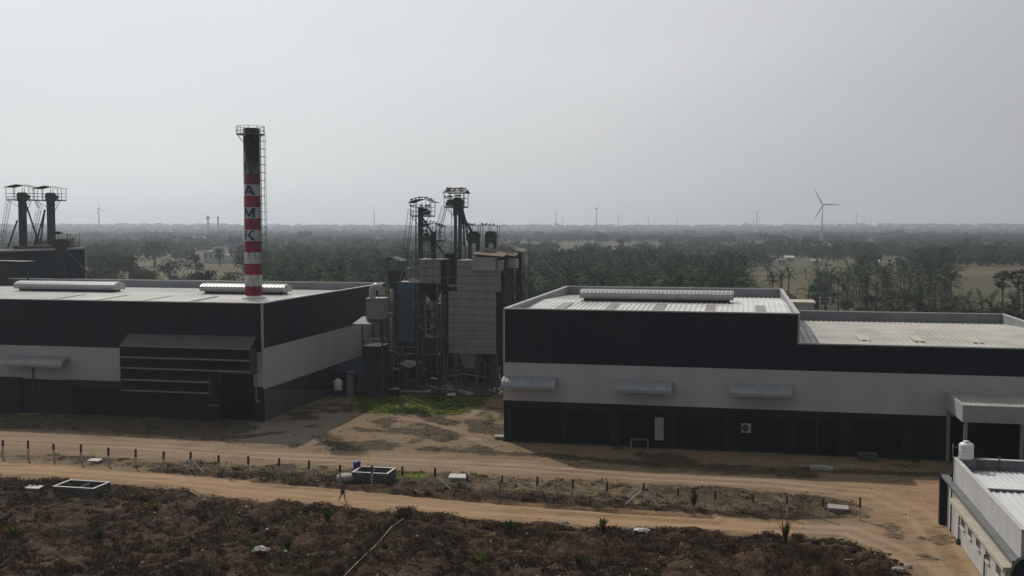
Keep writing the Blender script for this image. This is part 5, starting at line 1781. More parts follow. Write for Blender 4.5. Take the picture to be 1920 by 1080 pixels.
open_tank('open concrete tank with a pale rim and dividing wall at the field edge', -53.6, -49.9, 72.9, 75.2, .55, -51.6, M_CONCD)
open_tank('open concrete tank with a pale rim among the weeds behind the fence posts', -31.35, -28.2, 81.4, 83.6, .85, -30.0, M_CONCD)
MB().lathe(-31.65, 83.4, [(0, 0), (.28, 0), (.3, 1.1), (.33, 1.12), (.33, 1.3), (0, 1.32)], 14).solo('plastic_barrel', M_BLUEP, 'blue plastic barrel behind the left corner of the tank among the weeds', 'barrel', -31.65, 83.4)
u, v = gz(648, 903)
MB().lathe(u, v, [(0, 0), (.75, 0), (.75, .5), (.6, .62), (0, .66)], 16).solo('concrete_ring', M_CONC, 'pale concrete ring lying left of the tank among the weeds', 'concrete ring', u, v)


def slab(px, w, d, h, label, m=M_CONC, under=True, rot=.1):
    u, v = gz(*px)
    g = gh1(u, v)
    k = MB()
    c, s = math.cos(rot), math.sin(rot)
    q = lambda a, b_, z: (u + a * c - b_ * s, v + a * s + b_ * c, z)
    k.hexa([q(-w / 2, -d / 2, g + h - .1), q(w / 2, -d / 2, g + h - .1), q(w / 2, d / 2, g + h - .06), q(-w / 2, d / 2, g + h - .06)], [q(-w / 2, -d / 2, g + h), q(w / 2, -d / 2, g + h), q(w / 2, d / 2, g + h + .05), q(-w / 2, d / 2, g + h + .05)])
    if under:
        k.hexa([q(-w * .4, -d * .4, g - .2), q(w * .4, -d * .4, g - .2), q(w * .4, d * .4, g - .2), q(-w * .4, d * .4, g - .2)], [q(-w * .4, -d * .4, g + h - .1), q(w * .4, -d * .4, g + h - .1), q(w * .4, d * .4, g + h - .06), q(-w * .4, d * .4, g + h - .06)])
    return k.solo('concrete_slab', m, label, 'slab', u, v)


slab((860, 903), 1.6, 1.2, .42, 'pale concrete cover slab raised on a block between two fence posts near mid picture', M_CONCW)
slab((64, 916), 1.3, .9, .28, 'thin concrete slab lying left of the open tank at the field edge', M_CONCW)
slab((178, 868), 1.1, .8, .2, 'white slab lying between the fourth and fifth fence posts', M_CONCW)
slab((1571, 960), 1.5, 1.0, .38, 'concrete cover slab beside the last fence post at the right', M_CONC, True, -.1)


def crumple(name, px, w, d, h, label, cat, m, seed):
    rr = random.Random(seed)
    u, v = gz(*px)
    g = gh1(u, v)
    k = MB()
    n = 9
    gr = [[(u + (i / n - .5) * w + rr.uniform(-.06, .06), v + (j / n - .5) * d + rr.uniform(-.05, .05), g + .05 + h * max(0, 1 - (2 * i / n - 1) ** 2) * max(0, 1 - (2 * j / n - 1) ** 2) + rr.uniform(0, .16)) for i in range(n + 1)] for j in range(n + 1)]
    for j in range(n):
        for i in range(n):
            k.poly([gr[j][i], gr[j][i + 1], gr[j + 1][i + 1], gr[j + 1][i]])
    o = k.solo(name, m, label, cat, u, v)
    sm = o.modifiers.new('thick', 'SOLIDIFY')
    sm.thickness = .02
    return o


crumple('plastic_sheet', (489, 1042), .95, .6, .22, 'crumpled white plastic sack lying in the brown field', 'sack', M_RAG, 3)
crumple('plastic_sheet', (1203, 998), 1.1, .7, .12, 'torn white plastic sheet at the edge of the path', 'sheet', M_RAG, 5)
crumple('plastic_sheet', (1597, 1058), .35, .5, .2, 'white scrap beside the dark pit', 'scrap', M_RAG, 8)
u, v = gz(1590, 1076)
MB().tube((u - .3, v, gh1(u, v) + .35), (u + .35, v + .05, gh1(u, v) + .4), .05, 8).solo('pipe_end', M_PVC, 'short white pipe end sticking out by the dark pit', 'pipe', u, v)
k = MB()
tp = [gz(*q) for q in ((757, 984), (735, 1003), (705, 1032), (672, 1064), (640, 1096))]
pts = [(a, b_, gh1(a + .75, b_ - .1) + .12) for a, b_ in tp]
k.path(pts, .035, 8)
k.solo('water_pipe', M_PVC, 'long white pipe running along the trench through the field', 'pipe', tp[2][0], tp[2][1])
# stones
si = 0
for (x, y), w, lab in (((1577, 1012), .22, 'small pale stone on the bank above the dark pit'), ((1683, 1076), .45, 'pale boulder at the roadside in the lower right'), ((1702, 1066), .3, 'small pale boulder beside the larger one at the roadside'),
                       ((1060, 980), .2, 'white stone at the lower edge of the path')):
    u, v = gz(x, y)
    g = gh1(u, v)
    k = MB()
    rr = random.Random(x)
    pr = []
    n, mlev = 8, 4
    rings = []
    for a in range(mlev + 1):
        t = math.pi * a / mlev
        rings.append([(u + w * math.sin(t) * math.cos(2 * math.pi * b_ / n) * rr.uniform(.8, 1.2), v + w * .8 * math.sin(t) * math.sin(2 * math.pi * b_ / n) * rr.uniform(.8, 1.2), g + .05 + w * .5 * math.cos(t)) for b_ in range(n)])
    for a in range(mlev):
        for b_ in range(n):
            k.poly([rings[a + 1][b_], rings[a + 1][(b_ + 1) % n], rings[a][(b_ + 1) % n], rings[a][b_]])
    k.solo('stone', M_CONC, lab, 'stone', u, v)


def small_stones():
    n = 2600
    pu, pv = NR.uniform(-75, 30, n), NR.uniform(56, 100, n)
    m = masks(pu, pv)
    keep = (NR.random(n) < 0.15 + 0.6 * m['field'] + .5 * m['dark']) & ~((pu > 14.4) & (pv < 79)) & (np.hypot(pu + 30, pv - 82) > 3) & (np.hypot(pu + 51.7, pv - 74) > 3)
    pu, pv = pu[keep], pv[keep]
    n = len(pu)
    pz = gh(pu, pv)
    r = .025 + .075 * NR.random(n) ** 3
    cs = np.array([(-1, -1, 0), (1, -1, 0), (1, 1, 0), (-1, 1, 0), (-.6, -.5, 1), (.5, -.6, 1), (.6, .5, 1), (-.5, .6, 1)], float)
    a = NR.uniform(0, 6.28, n)
    P = cs[None] * r[:, None, None] * NR.uniform(.7, 1.3, (n, 1, 3))
    x = P[..., 0] * np.cos(a)[:, None] - P[..., 1] * np.sin(a)[:, None] + pu[:, None]
    y = P[..., 0] * np.sin(a)[:, None] + P[..., 1] * np.cos(a)[:, None] + pv[:, None]
    z = P[..., 2] + pz[:, None] - .01
    V = np.stack([x, y, z], -1).reshape(-1, 3)
    fq = np.array([(4, 5, 6, 7), (0, 1, 5, 4), (1, 2, 6, 5), (2, 3, 7, 6), (3, 0, 4, 7)])
    F = (np.arange(n)[:, None, None] * 8 + fq[None]).reshape(-1, 4)
    bulk('loose_stones', V, F, np.repeat(NR.choice(3, n, p=[.6, .25, .15]), 5), [mat('dun stone', (.20, .15, .105), .9, .3, 5), M_CONC, M_CONCW], 'small loose stones and crumbs scattered over the field and verges')


small_stones()

# ----------------------------------------------------------------- plants that stand alone
def fan_plant(name, label, px, h, n, m, spread=1.0, wid=.12, cat='plant'):
    u, v = gz(*px)
    g = gh1(u, v)
    k = MB()
    rr = random.Random(px[0])
    for i in range(n):
        a = 2 * math.pi * i / n + rr.uniform(-.3, .3)
        L_ = h * rr.uniform(.7, 1.1)
        out = spread * rr.uniform(.35, 1.0)
        prev = None
        for s in range(6):
            t = s / 5
            x, y, z = u + math.cos(a) * out * t ** 1.3 * h * .6, v + math.sin(a) * out * t ** 1.3 * h * .6, g - .05 + L_ * (t - .35 * out * t * t)
            w = wid * math.sin(math.pi * min(.98, t * .85 + .15)) * (1.0)
            c = (-math.sin(a) * w, math.cos(a) * w)
            row = ((x - c[0], y - c[1], z), (x, y, z - w * .25), (x + c[0], y + c[1], z))
            if prev:
                k.poly([prev[0], prev[1], row[1], row[0]])
                k.poly([prev[1], prev[2], row[2], row[1]])
            prev = row
    return k.solo(name, m, label, cat, u, v)


fan_plant('young_palm', 'young green palm sprouting at the field edge near the dark pit', (1473, 1030), 2.2, 16, M_W5, .55, .07)
fan_plant('young_palm', 'young yellowish palm standing among the fence posts right of the white braced post', (1301, 952), 1.9, 14, M_W4, .7, .07)
for i, (px, h, lab) in enumerate((((24, 1003), 1.0, 'bright green leafy plant in the field at the left edge'), ((187, 1012), .8, 'small green leafy plant in the field below the open tank'), ((362, 1025), .7, 'small green plant in the field left of the white sack'),
                                  ((290, 952), 1.0, 'dark green bush in the field right of the open tank'), ((614, 975), 1.2, 'dark green bush at the field edge below the walking person'), ((955, 1000), 1.2, 'green bush at the field edge under the path, mid picture'),
                                  ((895, 1052), 1.1, 'dark green bush deep in the field, right of the trench'), ((540, 1030), .8, 'green weed in the field right of the white sack'), ((1085, 1062), .8, 'green weed in the field right of centre'),
                                  ((1130, 998), .9, 'green weed cluster on the bank left of the torn sheet'), ((722, 1040), .7, 'yellowish weed beside the trench'), ((480, 1000), .7, 'low green plant in the field below the path, left of centre'))):
    fan_plant('leafy_plant', lab, px, h, 22, M_W5 if i % 3 else M_G2, 1.2, .13)


# ----------------------------------------------------------------- the walking person
def person():
    u0, v0 = gz(642, 941)
    g = gh1(u0, v0)
    t = thing('person', 'person in dark shirt and greyish shorts walking along the dirt path', 'person', u0, v0, g)
    t.rotation_euler = (0, 0, -AX + rad(8))

    def skin(name, V, E, Rr, m, parent, sub=1):
        me = bpy.data.meshes.new(name)
        me.from_pydata(V, E, [])
        me.materials.append(m)
        o = bpy.data.objects.new(name, me)
        put(o, parent)
        sk = o.modifiers.new('skin', 'SKIN')
        sk.use_smooth_shade = True
        sv_ = me.skin_vertices[0].data if me.skin_vertices else None
        if sv_ is None:
            me.skin_vertices.new() if hasattr(me.skin_vertices, 'new') else None
            sv_ = me.skin_vertices[0].data
        for i, r in enumerate(Rr):
            sv_[i].radius = (r, r)
        sv_[0].use_root = True
        ss = o.modifiers.new('sub', 'SUBSURF')
        ss.levels = ss.render_levels = sub
        return o
    V, E, Rr = [], [], []

    def add(p_, r, par=None):
        V.append(p_)
        Rr.append(r)
        if par is not None:
            E.append((par, len(V) - 1))
        return len(V) - 1
    # x: walking direction, y: into the picture
    pel = add((0, 0, .88), .13)
    sp = add((.02, 0, 1.10), .125, pel)
    che = add((.05, 0, 1.30), .14, sp)
    nk = add((.07, 0, 1.45), .055, che)
    hd1 = add((.09, 0, 1.54), .078, nk)
    hd2 = add((.10, 0, 1.64), .072, hd1)
    for s, f in ((1, 1), (-1, -1)):
        hip = add((.0, s * .09, .84), .085, pel)
        kn = add((.12 * f + .03, s * .09, .48), .058, hip)
        an_ = add((.20 if f > 0 else -.30, s * .09, .09 if f > 0 else .16), .038, kn)
        add((.36 if f > 0 else -.20, s * .09, .035 if f > 0 else .05), .036, an_)
        sh = add((.05, s * .18, 1.38), .06, che)
        el = add((.03 - .12 * f, s * .24, 1.12), .042, sh)
        wr_ = add((.10 - .16 * f, s * .24, .90), .03, el)
        pa = add((.12 - .17 * f, s * .24, .83), .034, wr_)
        for q in range(4):
            f1 = add((.10 - .17 * f + .018 * q, s * .245, .775 + .006 * abs(q - 1)), .010, pa)
            add((.115 - .17 * f + .018 * q, s * .235, .735 + .01 * abs(q - 1)), .009, f1)
        f1 = add((.16 - .17 * f, s * .215, .81), .011, pa)
        add((.175 - .17 * f, s * .205, .78), .010, f1)
    body = skin('body', V, E, Rr, M_SKIN, t)
    skin('shirt', [(0.0, 0, .86), (.02, 0, 1.1), (.05, 0, 1.3), (.06, 0, 1.41), (.05, .17, 1.385), (.0, .22, 1.2), (.05, -.17, 1.385), (.07, -.22, 1.2)], [(0, 1), (1, 2), (2, 3), (2, 4), (4, 5), (2, 6), (6, 7)],
         [.145, .145, .16, .08, .075, .06, .075, .06], M_SHIRT, t)
    skin('shorts', [(0, 0, .92), (0, .09, .84), (.11, .09, .56), (0, -.09, .84), (-.05, -.09, .56)], [(0, 1), (1, 2), (0, 3), (3, 4)], [.14, .105, .085, .105, .085], M_SHORT, t)
    k = MB()
    n = 12
    rings = []
    for a in range(6):
        th = math.pi * .56 * a / 5
        rings.append([(.085 + .098 * math.sin(th) * math.cos(2 * math.pi * b_ / n), .092 * math.sin(th) * math.sin(2 * math.pi * b_ / n), 1.625 + .115 * math.cos(th)) for b_ in range(n)])
    for a in range(5):
        for b_ in range(n):
            k.poly([rings[a + 1][b_], rings[a + 1][(b_ + 1) % n], rings[a][(b_ + 1) % n], rings[a][b_]], 0, True)
    o = bpy.data.objects.new('hair', k.mesh('hair', M_HAIR))
    put(o, t)
    k = MB()
    k.hexa([(.16, -.02, 1.56), (.205, -.012, 1.555), (.205, .012, 1.555), (.16, .02, 1.56)], [(.165, -.01, 1.61), (.175, -.008, 1.61), (.175, .008, 1.61), (.165, .01, 1.61)])
    for s in (-1, 1):
        k.box(.162, s * .033 - .012, 1.605, .172, s * .033 + .012, 1.618)
        k.box(.07, s * .08 - .01, 1.56, .10, s * .08 + .01, 1.62)
    k.box(.165, -.025, 1.522, .178, .025, 1.532)
    o = bpy.data.objects.new('face', k.mesh('face', M_SKIN))
    put(o, t)


person()


# ----------------------------------------------------------------- pigeons
def bird_mesh():
    k = MB()
    n = 8
    pr = [(-.19, .0, .02), (-.10, .045, .0), (0, .085, .0), (.08, .08, .02), (.13, .05, .06), (.17, .045, .09), (.20, .02, .09), (.235, .004, .08)]
    rings = [[(x, r * math.cos(2 * math.pi * i / n), .13 + dz + r * math.sin(2 * math.pi * i / n)) for i in range(n)] for x, r, dz in pr]
    for a in range(len(rings) - 1):
        for i in range(n):
            k.poly([rings[a][i], rings[a][(i + 1) % n], rings[a + 1][(i + 1) % n], rings[a + 1][i]], 0, True)
    k.hexa([(-.30, -.04, .10), (-.12, -.05, .12), (-.12, .05, .12), (-.30, .04, .10)], [(-.30, -.04, .115), (-.12, -.05, .15), (-.12, .05, .15), (-.30, .04, .115)])
    for s in (-.03, .03):
        k.bar((.0, s, 0), (.0, s, .08), .014)
    return k.mesh('pigeon', M_BIRD)


BM = bird_mesh()


def birds(spots, label, group):
    for u, v, z in spots:
        o = bpy.data.objects.new('pigeon', BM)
        o.location = W(u, v, z)
        o.rotation_euler = (0, 0, R.uniform(0, 6.28))
        s = R.uniform(1.1, 1.45)
        o.scale = (s, s, s)
        put(o)
        tag(o, label, 'bird', group)


birds([(-38.5 + i * .235 + R.uniform(-.05, .05), T + .35, 26.34) for i in range(12)] + [(-38.4 + R.uniform(0, 2.5), T - .5, 26.08) for _ in range(6)], 'dark pigeon perched on the canopy roof of the tallest bucket elevator', 'pigeons on the tallest elevator canopy')
birds([(-37.3 + .25 * i, T + .2, 25.36) for i in range(4)], 'dark pigeon perched on the round head of the tallest elevator', 'pigeons on the round head')
birds([(-38.5 + .3 * i + R.uniform(0, .1), T - .85, 25.22) for i in range(4)], 'dark pigeon perched on the top rail of the tallest elevator', 'pigeons on the tallest elevator rail')
birds([(-43.3 + i * .27, T - .6 + R.uniform(-.3, .3), 24.68 + .47 * math.sin(math.pi * (i * .27 + .3) / 3.6)) for i in range(12)], 'dark pigeon perched on the arched canopy of the second tallest elevator', 'pigeons on the second elevator canopy')
birds([(-43.2 + .17 * i, T - .85, 24.02) for i in (0, 1, 2, 8, 9, 12, 13, 14, 15)], 'dark pigeon perched on the top rail of the second tallest elevator', 'pigeons on the second elevator rail')
birds([(-41.2 + i * .42, T - 2.8, 21.41 + .46 * math.sin(math.pi * (i * .42 + .4) / 3.3)) for i in range(7)], 'dark pigeon perched on the arched canopy above the pale storage bin', 'pigeons on the bin elevator canopy')
birds([(-41.1 + .3 * i, T - 2.85, 20.67) for i in range(3)], 'dark pigeon perched on the rail above the pale storage bin', 'pigeons on the bin elevator rail')
birds([(-35.4 + .3 * i, 133.2, 21.6 - .02 * i) for i in range(6)] + [(-33.0 + .5 * i, 134.1, 21.55 - .03 * i) for i in range(4)], 'dark pigeon perched on the low canopies above the beige tower', 'pigeons on the low canopies')


# ----------------------------------------------------------------- trees
def palm_geo(h, seed, nf=12, ns=9):
    rr = random.Random(seed)
    tr, cr = MB(), MB()
    lean, la = rr.uniform(.0, .12) * h, rr.uniform(0, 6.28)
    pts = [(lean * (i / 5) ** 2 * math.cos(la), lean * (i / 5) ** 2 * math.sin(la), -.3 + (h + .3) * i / 5) for i in range(6)]
    for i, (a, b_) in enumerate(zip(pts[:-1], pts[1:])):
        tr.tube(a, b_, .24 - .02 * i, 6, .24 - .02 * (i + 1), caps=False)
    top = Vector(pts[-1])
    for i in range(nf):
        a = 2.4 * i + rr.uniform(-.25, .25)
        el = rad(76 - 84 * (i / nf) + rr.uniform(-10, 10))
        L_ = rr.uniform(3.6, 5.0)
        mi = 2 if i > nf - 3 and rr.random() < .6 else (1 if rr.random() < .3 else 0)
        d = Vector((math.cos(a), math.sin(a), 0))
        sd = Vector((-math.sin(a), math.cos(a), 0))
        p = top.copy()
        e = el
        line = [p.copy()]
        for s in range(ns):
            e -= rad(78 if el > .3 else 55) / ns * (.25 + 1.5 * s / ns)
            p = p + (d * math.cos(e) + Vector((0, 0, 1)) * math.sin(e)) * (L_ / ns)
            line.append(p.copy())
        for s in range(ns):
            t = (s + .6) / ns
            w = (.46 if ns > 5 else .5) * math.sin(math.pi * min(1, .12 + .82 * t)) ** .7
            A, B = line[s], line[s] + (line[s + 1] - line[s]) * (.72 if ns > 5 else .9)
            fw = (line[s + 1] - line[s]).normalized()
            for sg in (-1, 1):
                tip = sd * (sg * w * .85) + fw * w * .45 + Vector((0, 0, -w * rr.uniform(.15, .55)))
                cr.poly([A, B, B + tip * .95, A + (B - A) * .55 + tip * 1.05], mi)
    # nuts and crown heart
    for i in range(4):
        a = rr.uniform(0, 6.28)
        c = top + Vector((.3 * math.cos(a), .3 * math.sin(a), -.35))
        cr.poly([c + Vector((.18, 0, 0)), c + Vector((0, .18, .12)), c + Vector((-.18, 0, 0)), c + Vector((0, -.18, -.12))], 2)
    return tr, cr


def broad_geo(h, w, seed, nq=420, q=.75):
    rr = random.Random(seed)
    tr, cr = MB(), MB()
    th = h * rr.uniform(.28, .4)
    tr.tube((0, 0, -.4), (0, 0, th), .06 * w * .6 + .08, 7, .05 * w * .4 + .06, caps=False)
    lobes = []
    nl = rr.randint(6, 9)
    for i in range(nl):
        a = 2 * math.pi * i / nl + rr.uniform(-.4, .4)
        r_ = w * .5 * rr.uniform(.25, .72) if i else 0
        z = h * rr.uniform(.42, .80) if i else h * .74
        s = w * rr.uniform(.17, .30)
        lobes.append((r_ * math.cos(a), r_ * math.sin(a), z, s))
        if i < 5:
            tr.tube((0, 0, th * .85), (r_ * math.cos(a) * .8, r_ * math.sin(a) * .8, z), .05 + .012 * w, 5, .03, caps=False)
    for i in range(nq):
        x, y, z, s = rr.choice(lobes)
        n = Vector((rr.gauss(0, 1), rr.gauss(0, 1), rr.gauss(0, .8)))
        n.normalize()
        rd_ = s * (rr.random() ** .4)
        c = Vector((x, y, z)) + Vector((n.x * rd_, n.y * rd_, n.z * rd_ * .8))
        nn = (n + Vector((rr.uniform(-.8, .8), rr.uniform(-.8, .8), rr.uniform(-.3, .9)))).normalized()
        a = nn.cross(Vector((rr.uniform(-1, 1), rr.uniform(-1, 1), rr.uniform(-1, 1)))).normalized()
        b_ = nn.cross(a)
        sz = q * rr.uniform(.4, 1.0) * .5
        mi = 0 if rr.random() < .62 else (1 if rr.random() < .6 else 2)
        cr.poly([c - a * sz - b_ * sz * .5, c + a * sz * .3 - b_ * sz, c + a * sz + b_ * sz * .4, c - a * sz * .4 + b_ * sz], mi)
    return tr, cr


def meshes(geo_, tn, tmat, cmats):
    t, c = geo_
    return t.mesh(tn, tmat), c.mesh('crown', cmats)


PAL = [meshes(palm_geo(h, 100 + i), 'trunk', M_PBARK, [M_PALM, M_PALM2, M_PALMD]) for i, h in enumerate((5.2, 6.4, 7.6, 5.8, 3.4))]
LFS = [[M_LEAF, M_LEAF2, M_LEAF3], [M_LEAF2, M_LEAF, M_LEAF3], [M_LEAF3, M_LEAF, M_LEAF2]]
BRO = [meshes(broad_geo(h, w, 200 + i, int(260 + 28 * w)), 'trunk', M_BARK, LFS[i % 3]) for i, (h, w) in enumerate(((7, 8), (9, 9), (6, 7), (8, 11), (5, 6), (10, 8)))]
BUSH = [meshes(broad_geo(h, w, 300 + i, 300, .6), 'trunk', M_BARK, LFS[i % 3]) for i, (h, w) in enumerate(((3.2, 4.5), (4.2, 5.0), (2.6, 4)))]


def tree(name, pair, u, v, label, cat, group, sc=1.0, parts=True):
    z = far_h(np.array([u]), np.array([v]))[0]
    o = bpy.data.objects.new(name, None)
    o.location = W(u, v, float(z))
    o.rotation_euler = (0, 0, R.uniform(0, 6.28))
    o.scale = (sc, sc, sc * R.uniform(.92, 1.1))
    put(o)
    tag(o, label, cat, group)
    for nm, me in (('trunk', pair[0]), ('crown', pair[1])):
        c = bpy.data.objects.new(nm, me)
        put(c, o)
    return o


CLEAR = [(240, 440, 494, 522), (1785, 1940, 503, 552), (1400, 1530, 528, 566), (1560, 1680, 505, 530), (1270, 1345, 480, 502), (350, 448, 474, 512), (955, 1000, 486, 500), (1190, 1275, 497, 512), (1365, 1440, 500, 520), (1480, 1620, 494, 512), (1640, 1710, 484, 495), (1030, 1090, 476, 484), (1440, 1530, 486, 500)]


def base_y(d, z=0):
    return 540 + FPX * math.tan(math.atan((CAM_H - z) / d) - PITCH)


def clear(px, d, extra=8):
    y = base_y(d)
    return not any(x0 < px < x1 and y0 - 3 < y < y1 + extra for x0, x1, y0, y1 in CLEAR)


def scatter(n, px0, px1, d0, d1, fn, mind=5.0, extra=8, grow=1.0):
    pts = []
    tries = 0
    while len(pts) < n and tries < n * 60:
        tries += 1
        px = R.uniform(px0, px1)
        d = d0 + (d1 - d0) * R.random() ** grow
        if not clear(px, d, extra):
            continue
        u, v = polar(px, d)
        if any((u - a) ** 2 + (v - b_) ** 2 < mind * mind for a, b_ in pts):
            continue
        pts.append((u, v))
        fn(u, v)


def palms(n, px0, px1, d0, d1, label, group, grow=1.0, mind=5.5):
    scatter(n, px0, px1, d0, d1, lambda u, v: tree('coconut_palm', R.choice(PAL), u, v, label, 'palm tree', group, R.uniform(.85, 1.2)), mind, 8, grow)


palms(78, 475, 780, 172, 360, 'coconut palm in the dense grove between the striped chimney and the grain towers', 'palms in the grove left of the grain towers')
palms(112, 940, 1400, 172, 360, 'coconut palm in the dense grove right behind the beige dryer tower and the high roof', 'palms in the grove behind the high roof')
palms(24, 1400, 1600, 235, 420, 'coconut palm standing apart in the fields near the big wind turbine', 'palms scattered below the big turbine', 1, 9)
palms(42, 1590, 1790, 182, 330, 'coconut palm in the thick clump behind the lower roof at the right', 'palms in the clump behind the lower roof', 1, 5.5)
palms(10, 1800, 1925, 178, 215, 'coconut palm in the dark thicket at the right edge behind the lower roof', 'palms in the right edge thicket')


def trees(n, px0, px1, d0, d1, label, group, pool, name='broadleaf_tree', sc=(.8, 1.25), mind=6, extra=8, grow=1.0):
    scatter(n, px0, px1, d0, d1, lambda u, v: tree(name, R.choice(pool), u, v, label, 'tree' if name.endswith('tree') else 'bush', group, R.uniform(*sc)), mind, extra, grow)


trees(46, 150, 470, 215, 330, 'rounded green tree behind the left roof, between the silo house and the chimney', 'trees behind the left roof', BRO, extra=2)
trees(22, 150, 470, 380, 620, 'hazy tree around the fields left of the striped chimney', 'trees around the left fields', BRO, sc=(1.0, 1.5))
for px, d, s, lab in ((290, 560, 2.0, 'broad dark tree standing alone in the fields left of the white house'), (368, 400, 1.0, 'dark upright tree in front of the white house'), (412, 560, 1.0, 'dark tree hiding the lower part of the white house'),
                      (212, 330, 1.6, 'large pale green tree beside the end of the navy silo house'), (1125, 1180, 1.7, 'far tree sticking out of the skyline right of the grain towers')):
    u, v = polar(px, d)
    tree('broadleaf_tree', BRO[3] if s > 1.5 else BRO[5], u, v, lab, 'tree', None, s)
trees(60, 480, 940, 380, 800, 'hazy tree beyond the palm grove in the left middle distance', 'trees beyond the left grove', BRO, sc=(.9, 1.4))
trees(54, 940, 1560, 380, 800, 'hazy tree beyond the palm grove in the right middle distance', 'trees beyond the right grove', BRO, sc=(.9, 1.4))
trees(44, 1560, 1930, 420, 800, 'hazy tree beyond the fields at the right', 'trees beyond the right fields', BRO, sc=(.9, 1.4))
trees(16, 1785, 1930, 172, 232, 'dark bush in the thicket at the right edge behind the lower roof', 'bushes in the right thicket', BUSH + BRO[4:5], 'bush', mind=4)
trees(34, 1540, 1800, 176, 300, 'low dark bush among the palms behind the lower roof', 'bushes among the right palms', BUSH, 'bush', mind=4)
trees(18, 1400, 1560, 250, 400, 'low bush in the fields below the big wind turbine', 'bushes below the big turbine', BUSH, 'bush')


for u, v in ((-48, 150), (-44.5, 152), (-41, 149), (-37.5, 153), (-34, 150), (-30.5, 152), (-27, 150), (-24.5, 148)):
    tree('bush', R.choice(BUSH[:2]), u, v, 'dark bush behind the machine houses between the two works buildings', 'bush', 'bushes behind the machine houses', 1.25)


def palmyra(u, v, label, h=11.0, seed=1):
    rr = random.Random(seed)
    z = float(far_h(np.array([u]), np.array([v]))[0])
    t = thing('palmyra_palm', label, 'palm tree', u, v, z)
    MB().tube((u, v, z - .3), (u, v, z + h), .27, 8, .2, caps=False).part('trunk', M_PBARK, t)
    k = MB()
    for i in range(46):
        n = Vector((rr.gauss(0, 1), rr.gauss(0, 1), rr.gauss(.1, .9))).normalized()
        c = Vector((u, v, z + h + .3)) + n * 1.35
        a = n.cross(Vector((0, 0, 1)))
        a = a.normalized() if a.length > .01 else Vector((1, 0, 0))
        b_ = n.cross(a)
        k.tube(Vector((u, v, z + h + .2)), c, .03, 4, caps=False, mi=0)
        for j in range(7):
            t0, t1 = -1.5 + 3 * j / 7, -1.5 + 3 * (j + .72) / 7
            f = lambda th, r_: c + (n * math.cos(th) + a * math.sin(th)) * r_ + b_ * rr.uniform(-.1, .1)
            k.poly([c, f(t0, .85), f((t0 + t1) / 2, .98), f(t1, .85)], rr.choice((0, 0, 1)))
    k.part('crown', [M_LEAF3, M_PALM], t)


u, v = polar(1882, 236)
palmyra(u, v, 'palmyra palm with a round head near the right edge, left one of the pair', 9.0, 4)
u, v = polar(1911, 236)
palmyra(u, v, 'palmyra palm with a round head near the right edge, right one of the pair', 9.4, 7)


# the far wood: too many to tell apart
def grove_stuff():
    base = []
    for i in range(4):
        t, c = palm_geo(6.2 + .6 * i, 400 + i, 12, 4)
        q = np.array([[c.v[j] for j in f] for f in c.f])
        tq = np.array([[t.v[j] for j in f] for f in t.f])
        base.append((np.concatenate([q, tq]), np.array(c.m + [3] * len(tq))))
    P, MI = [], []
    for px0, px1, d0, d1, n in ((475, 790, 200, 430, 520), (935, 1400, 200, 430, 640), (1600, 1790, 250, 350, 40), (1380, 1600, 420, 600, 14)):
        c = 0
        while c < n:
            px, d = R.uniform(px0, px1), R.uniform(d0, d1)
            c += 1
            if not clear(px, d):
                continue
            u, v = polar(px, d)
            q, m = base[R.randrange(4)]
            a = R.uniform(0, 6.28)
            s = R.uniform(.85, 1.2)
            ca, sa = math.cos(a) * s, math.sin(a) * s
            z = float(far_h(np.array([u]), np.array([v]))[0])
            P.append(np.stack([q[..., 0] * ca - q[..., 1] * sa + u, q[..., 0] * sa + q[..., 1] * ca + v, q[..., 2] * s + z], -1).reshape(-1, 3))
            MI.append(m)
    P = np.concatenate(P)
    bulk('palm_grove', P, np.arange(len(P)).reshape(-1, 4), np.concatenate(MI), [M_PALM, M_PALM2, M_PALMD, M_PBARK], 'dense far part of the coconut palm groves behind the works')


grove_stuff()


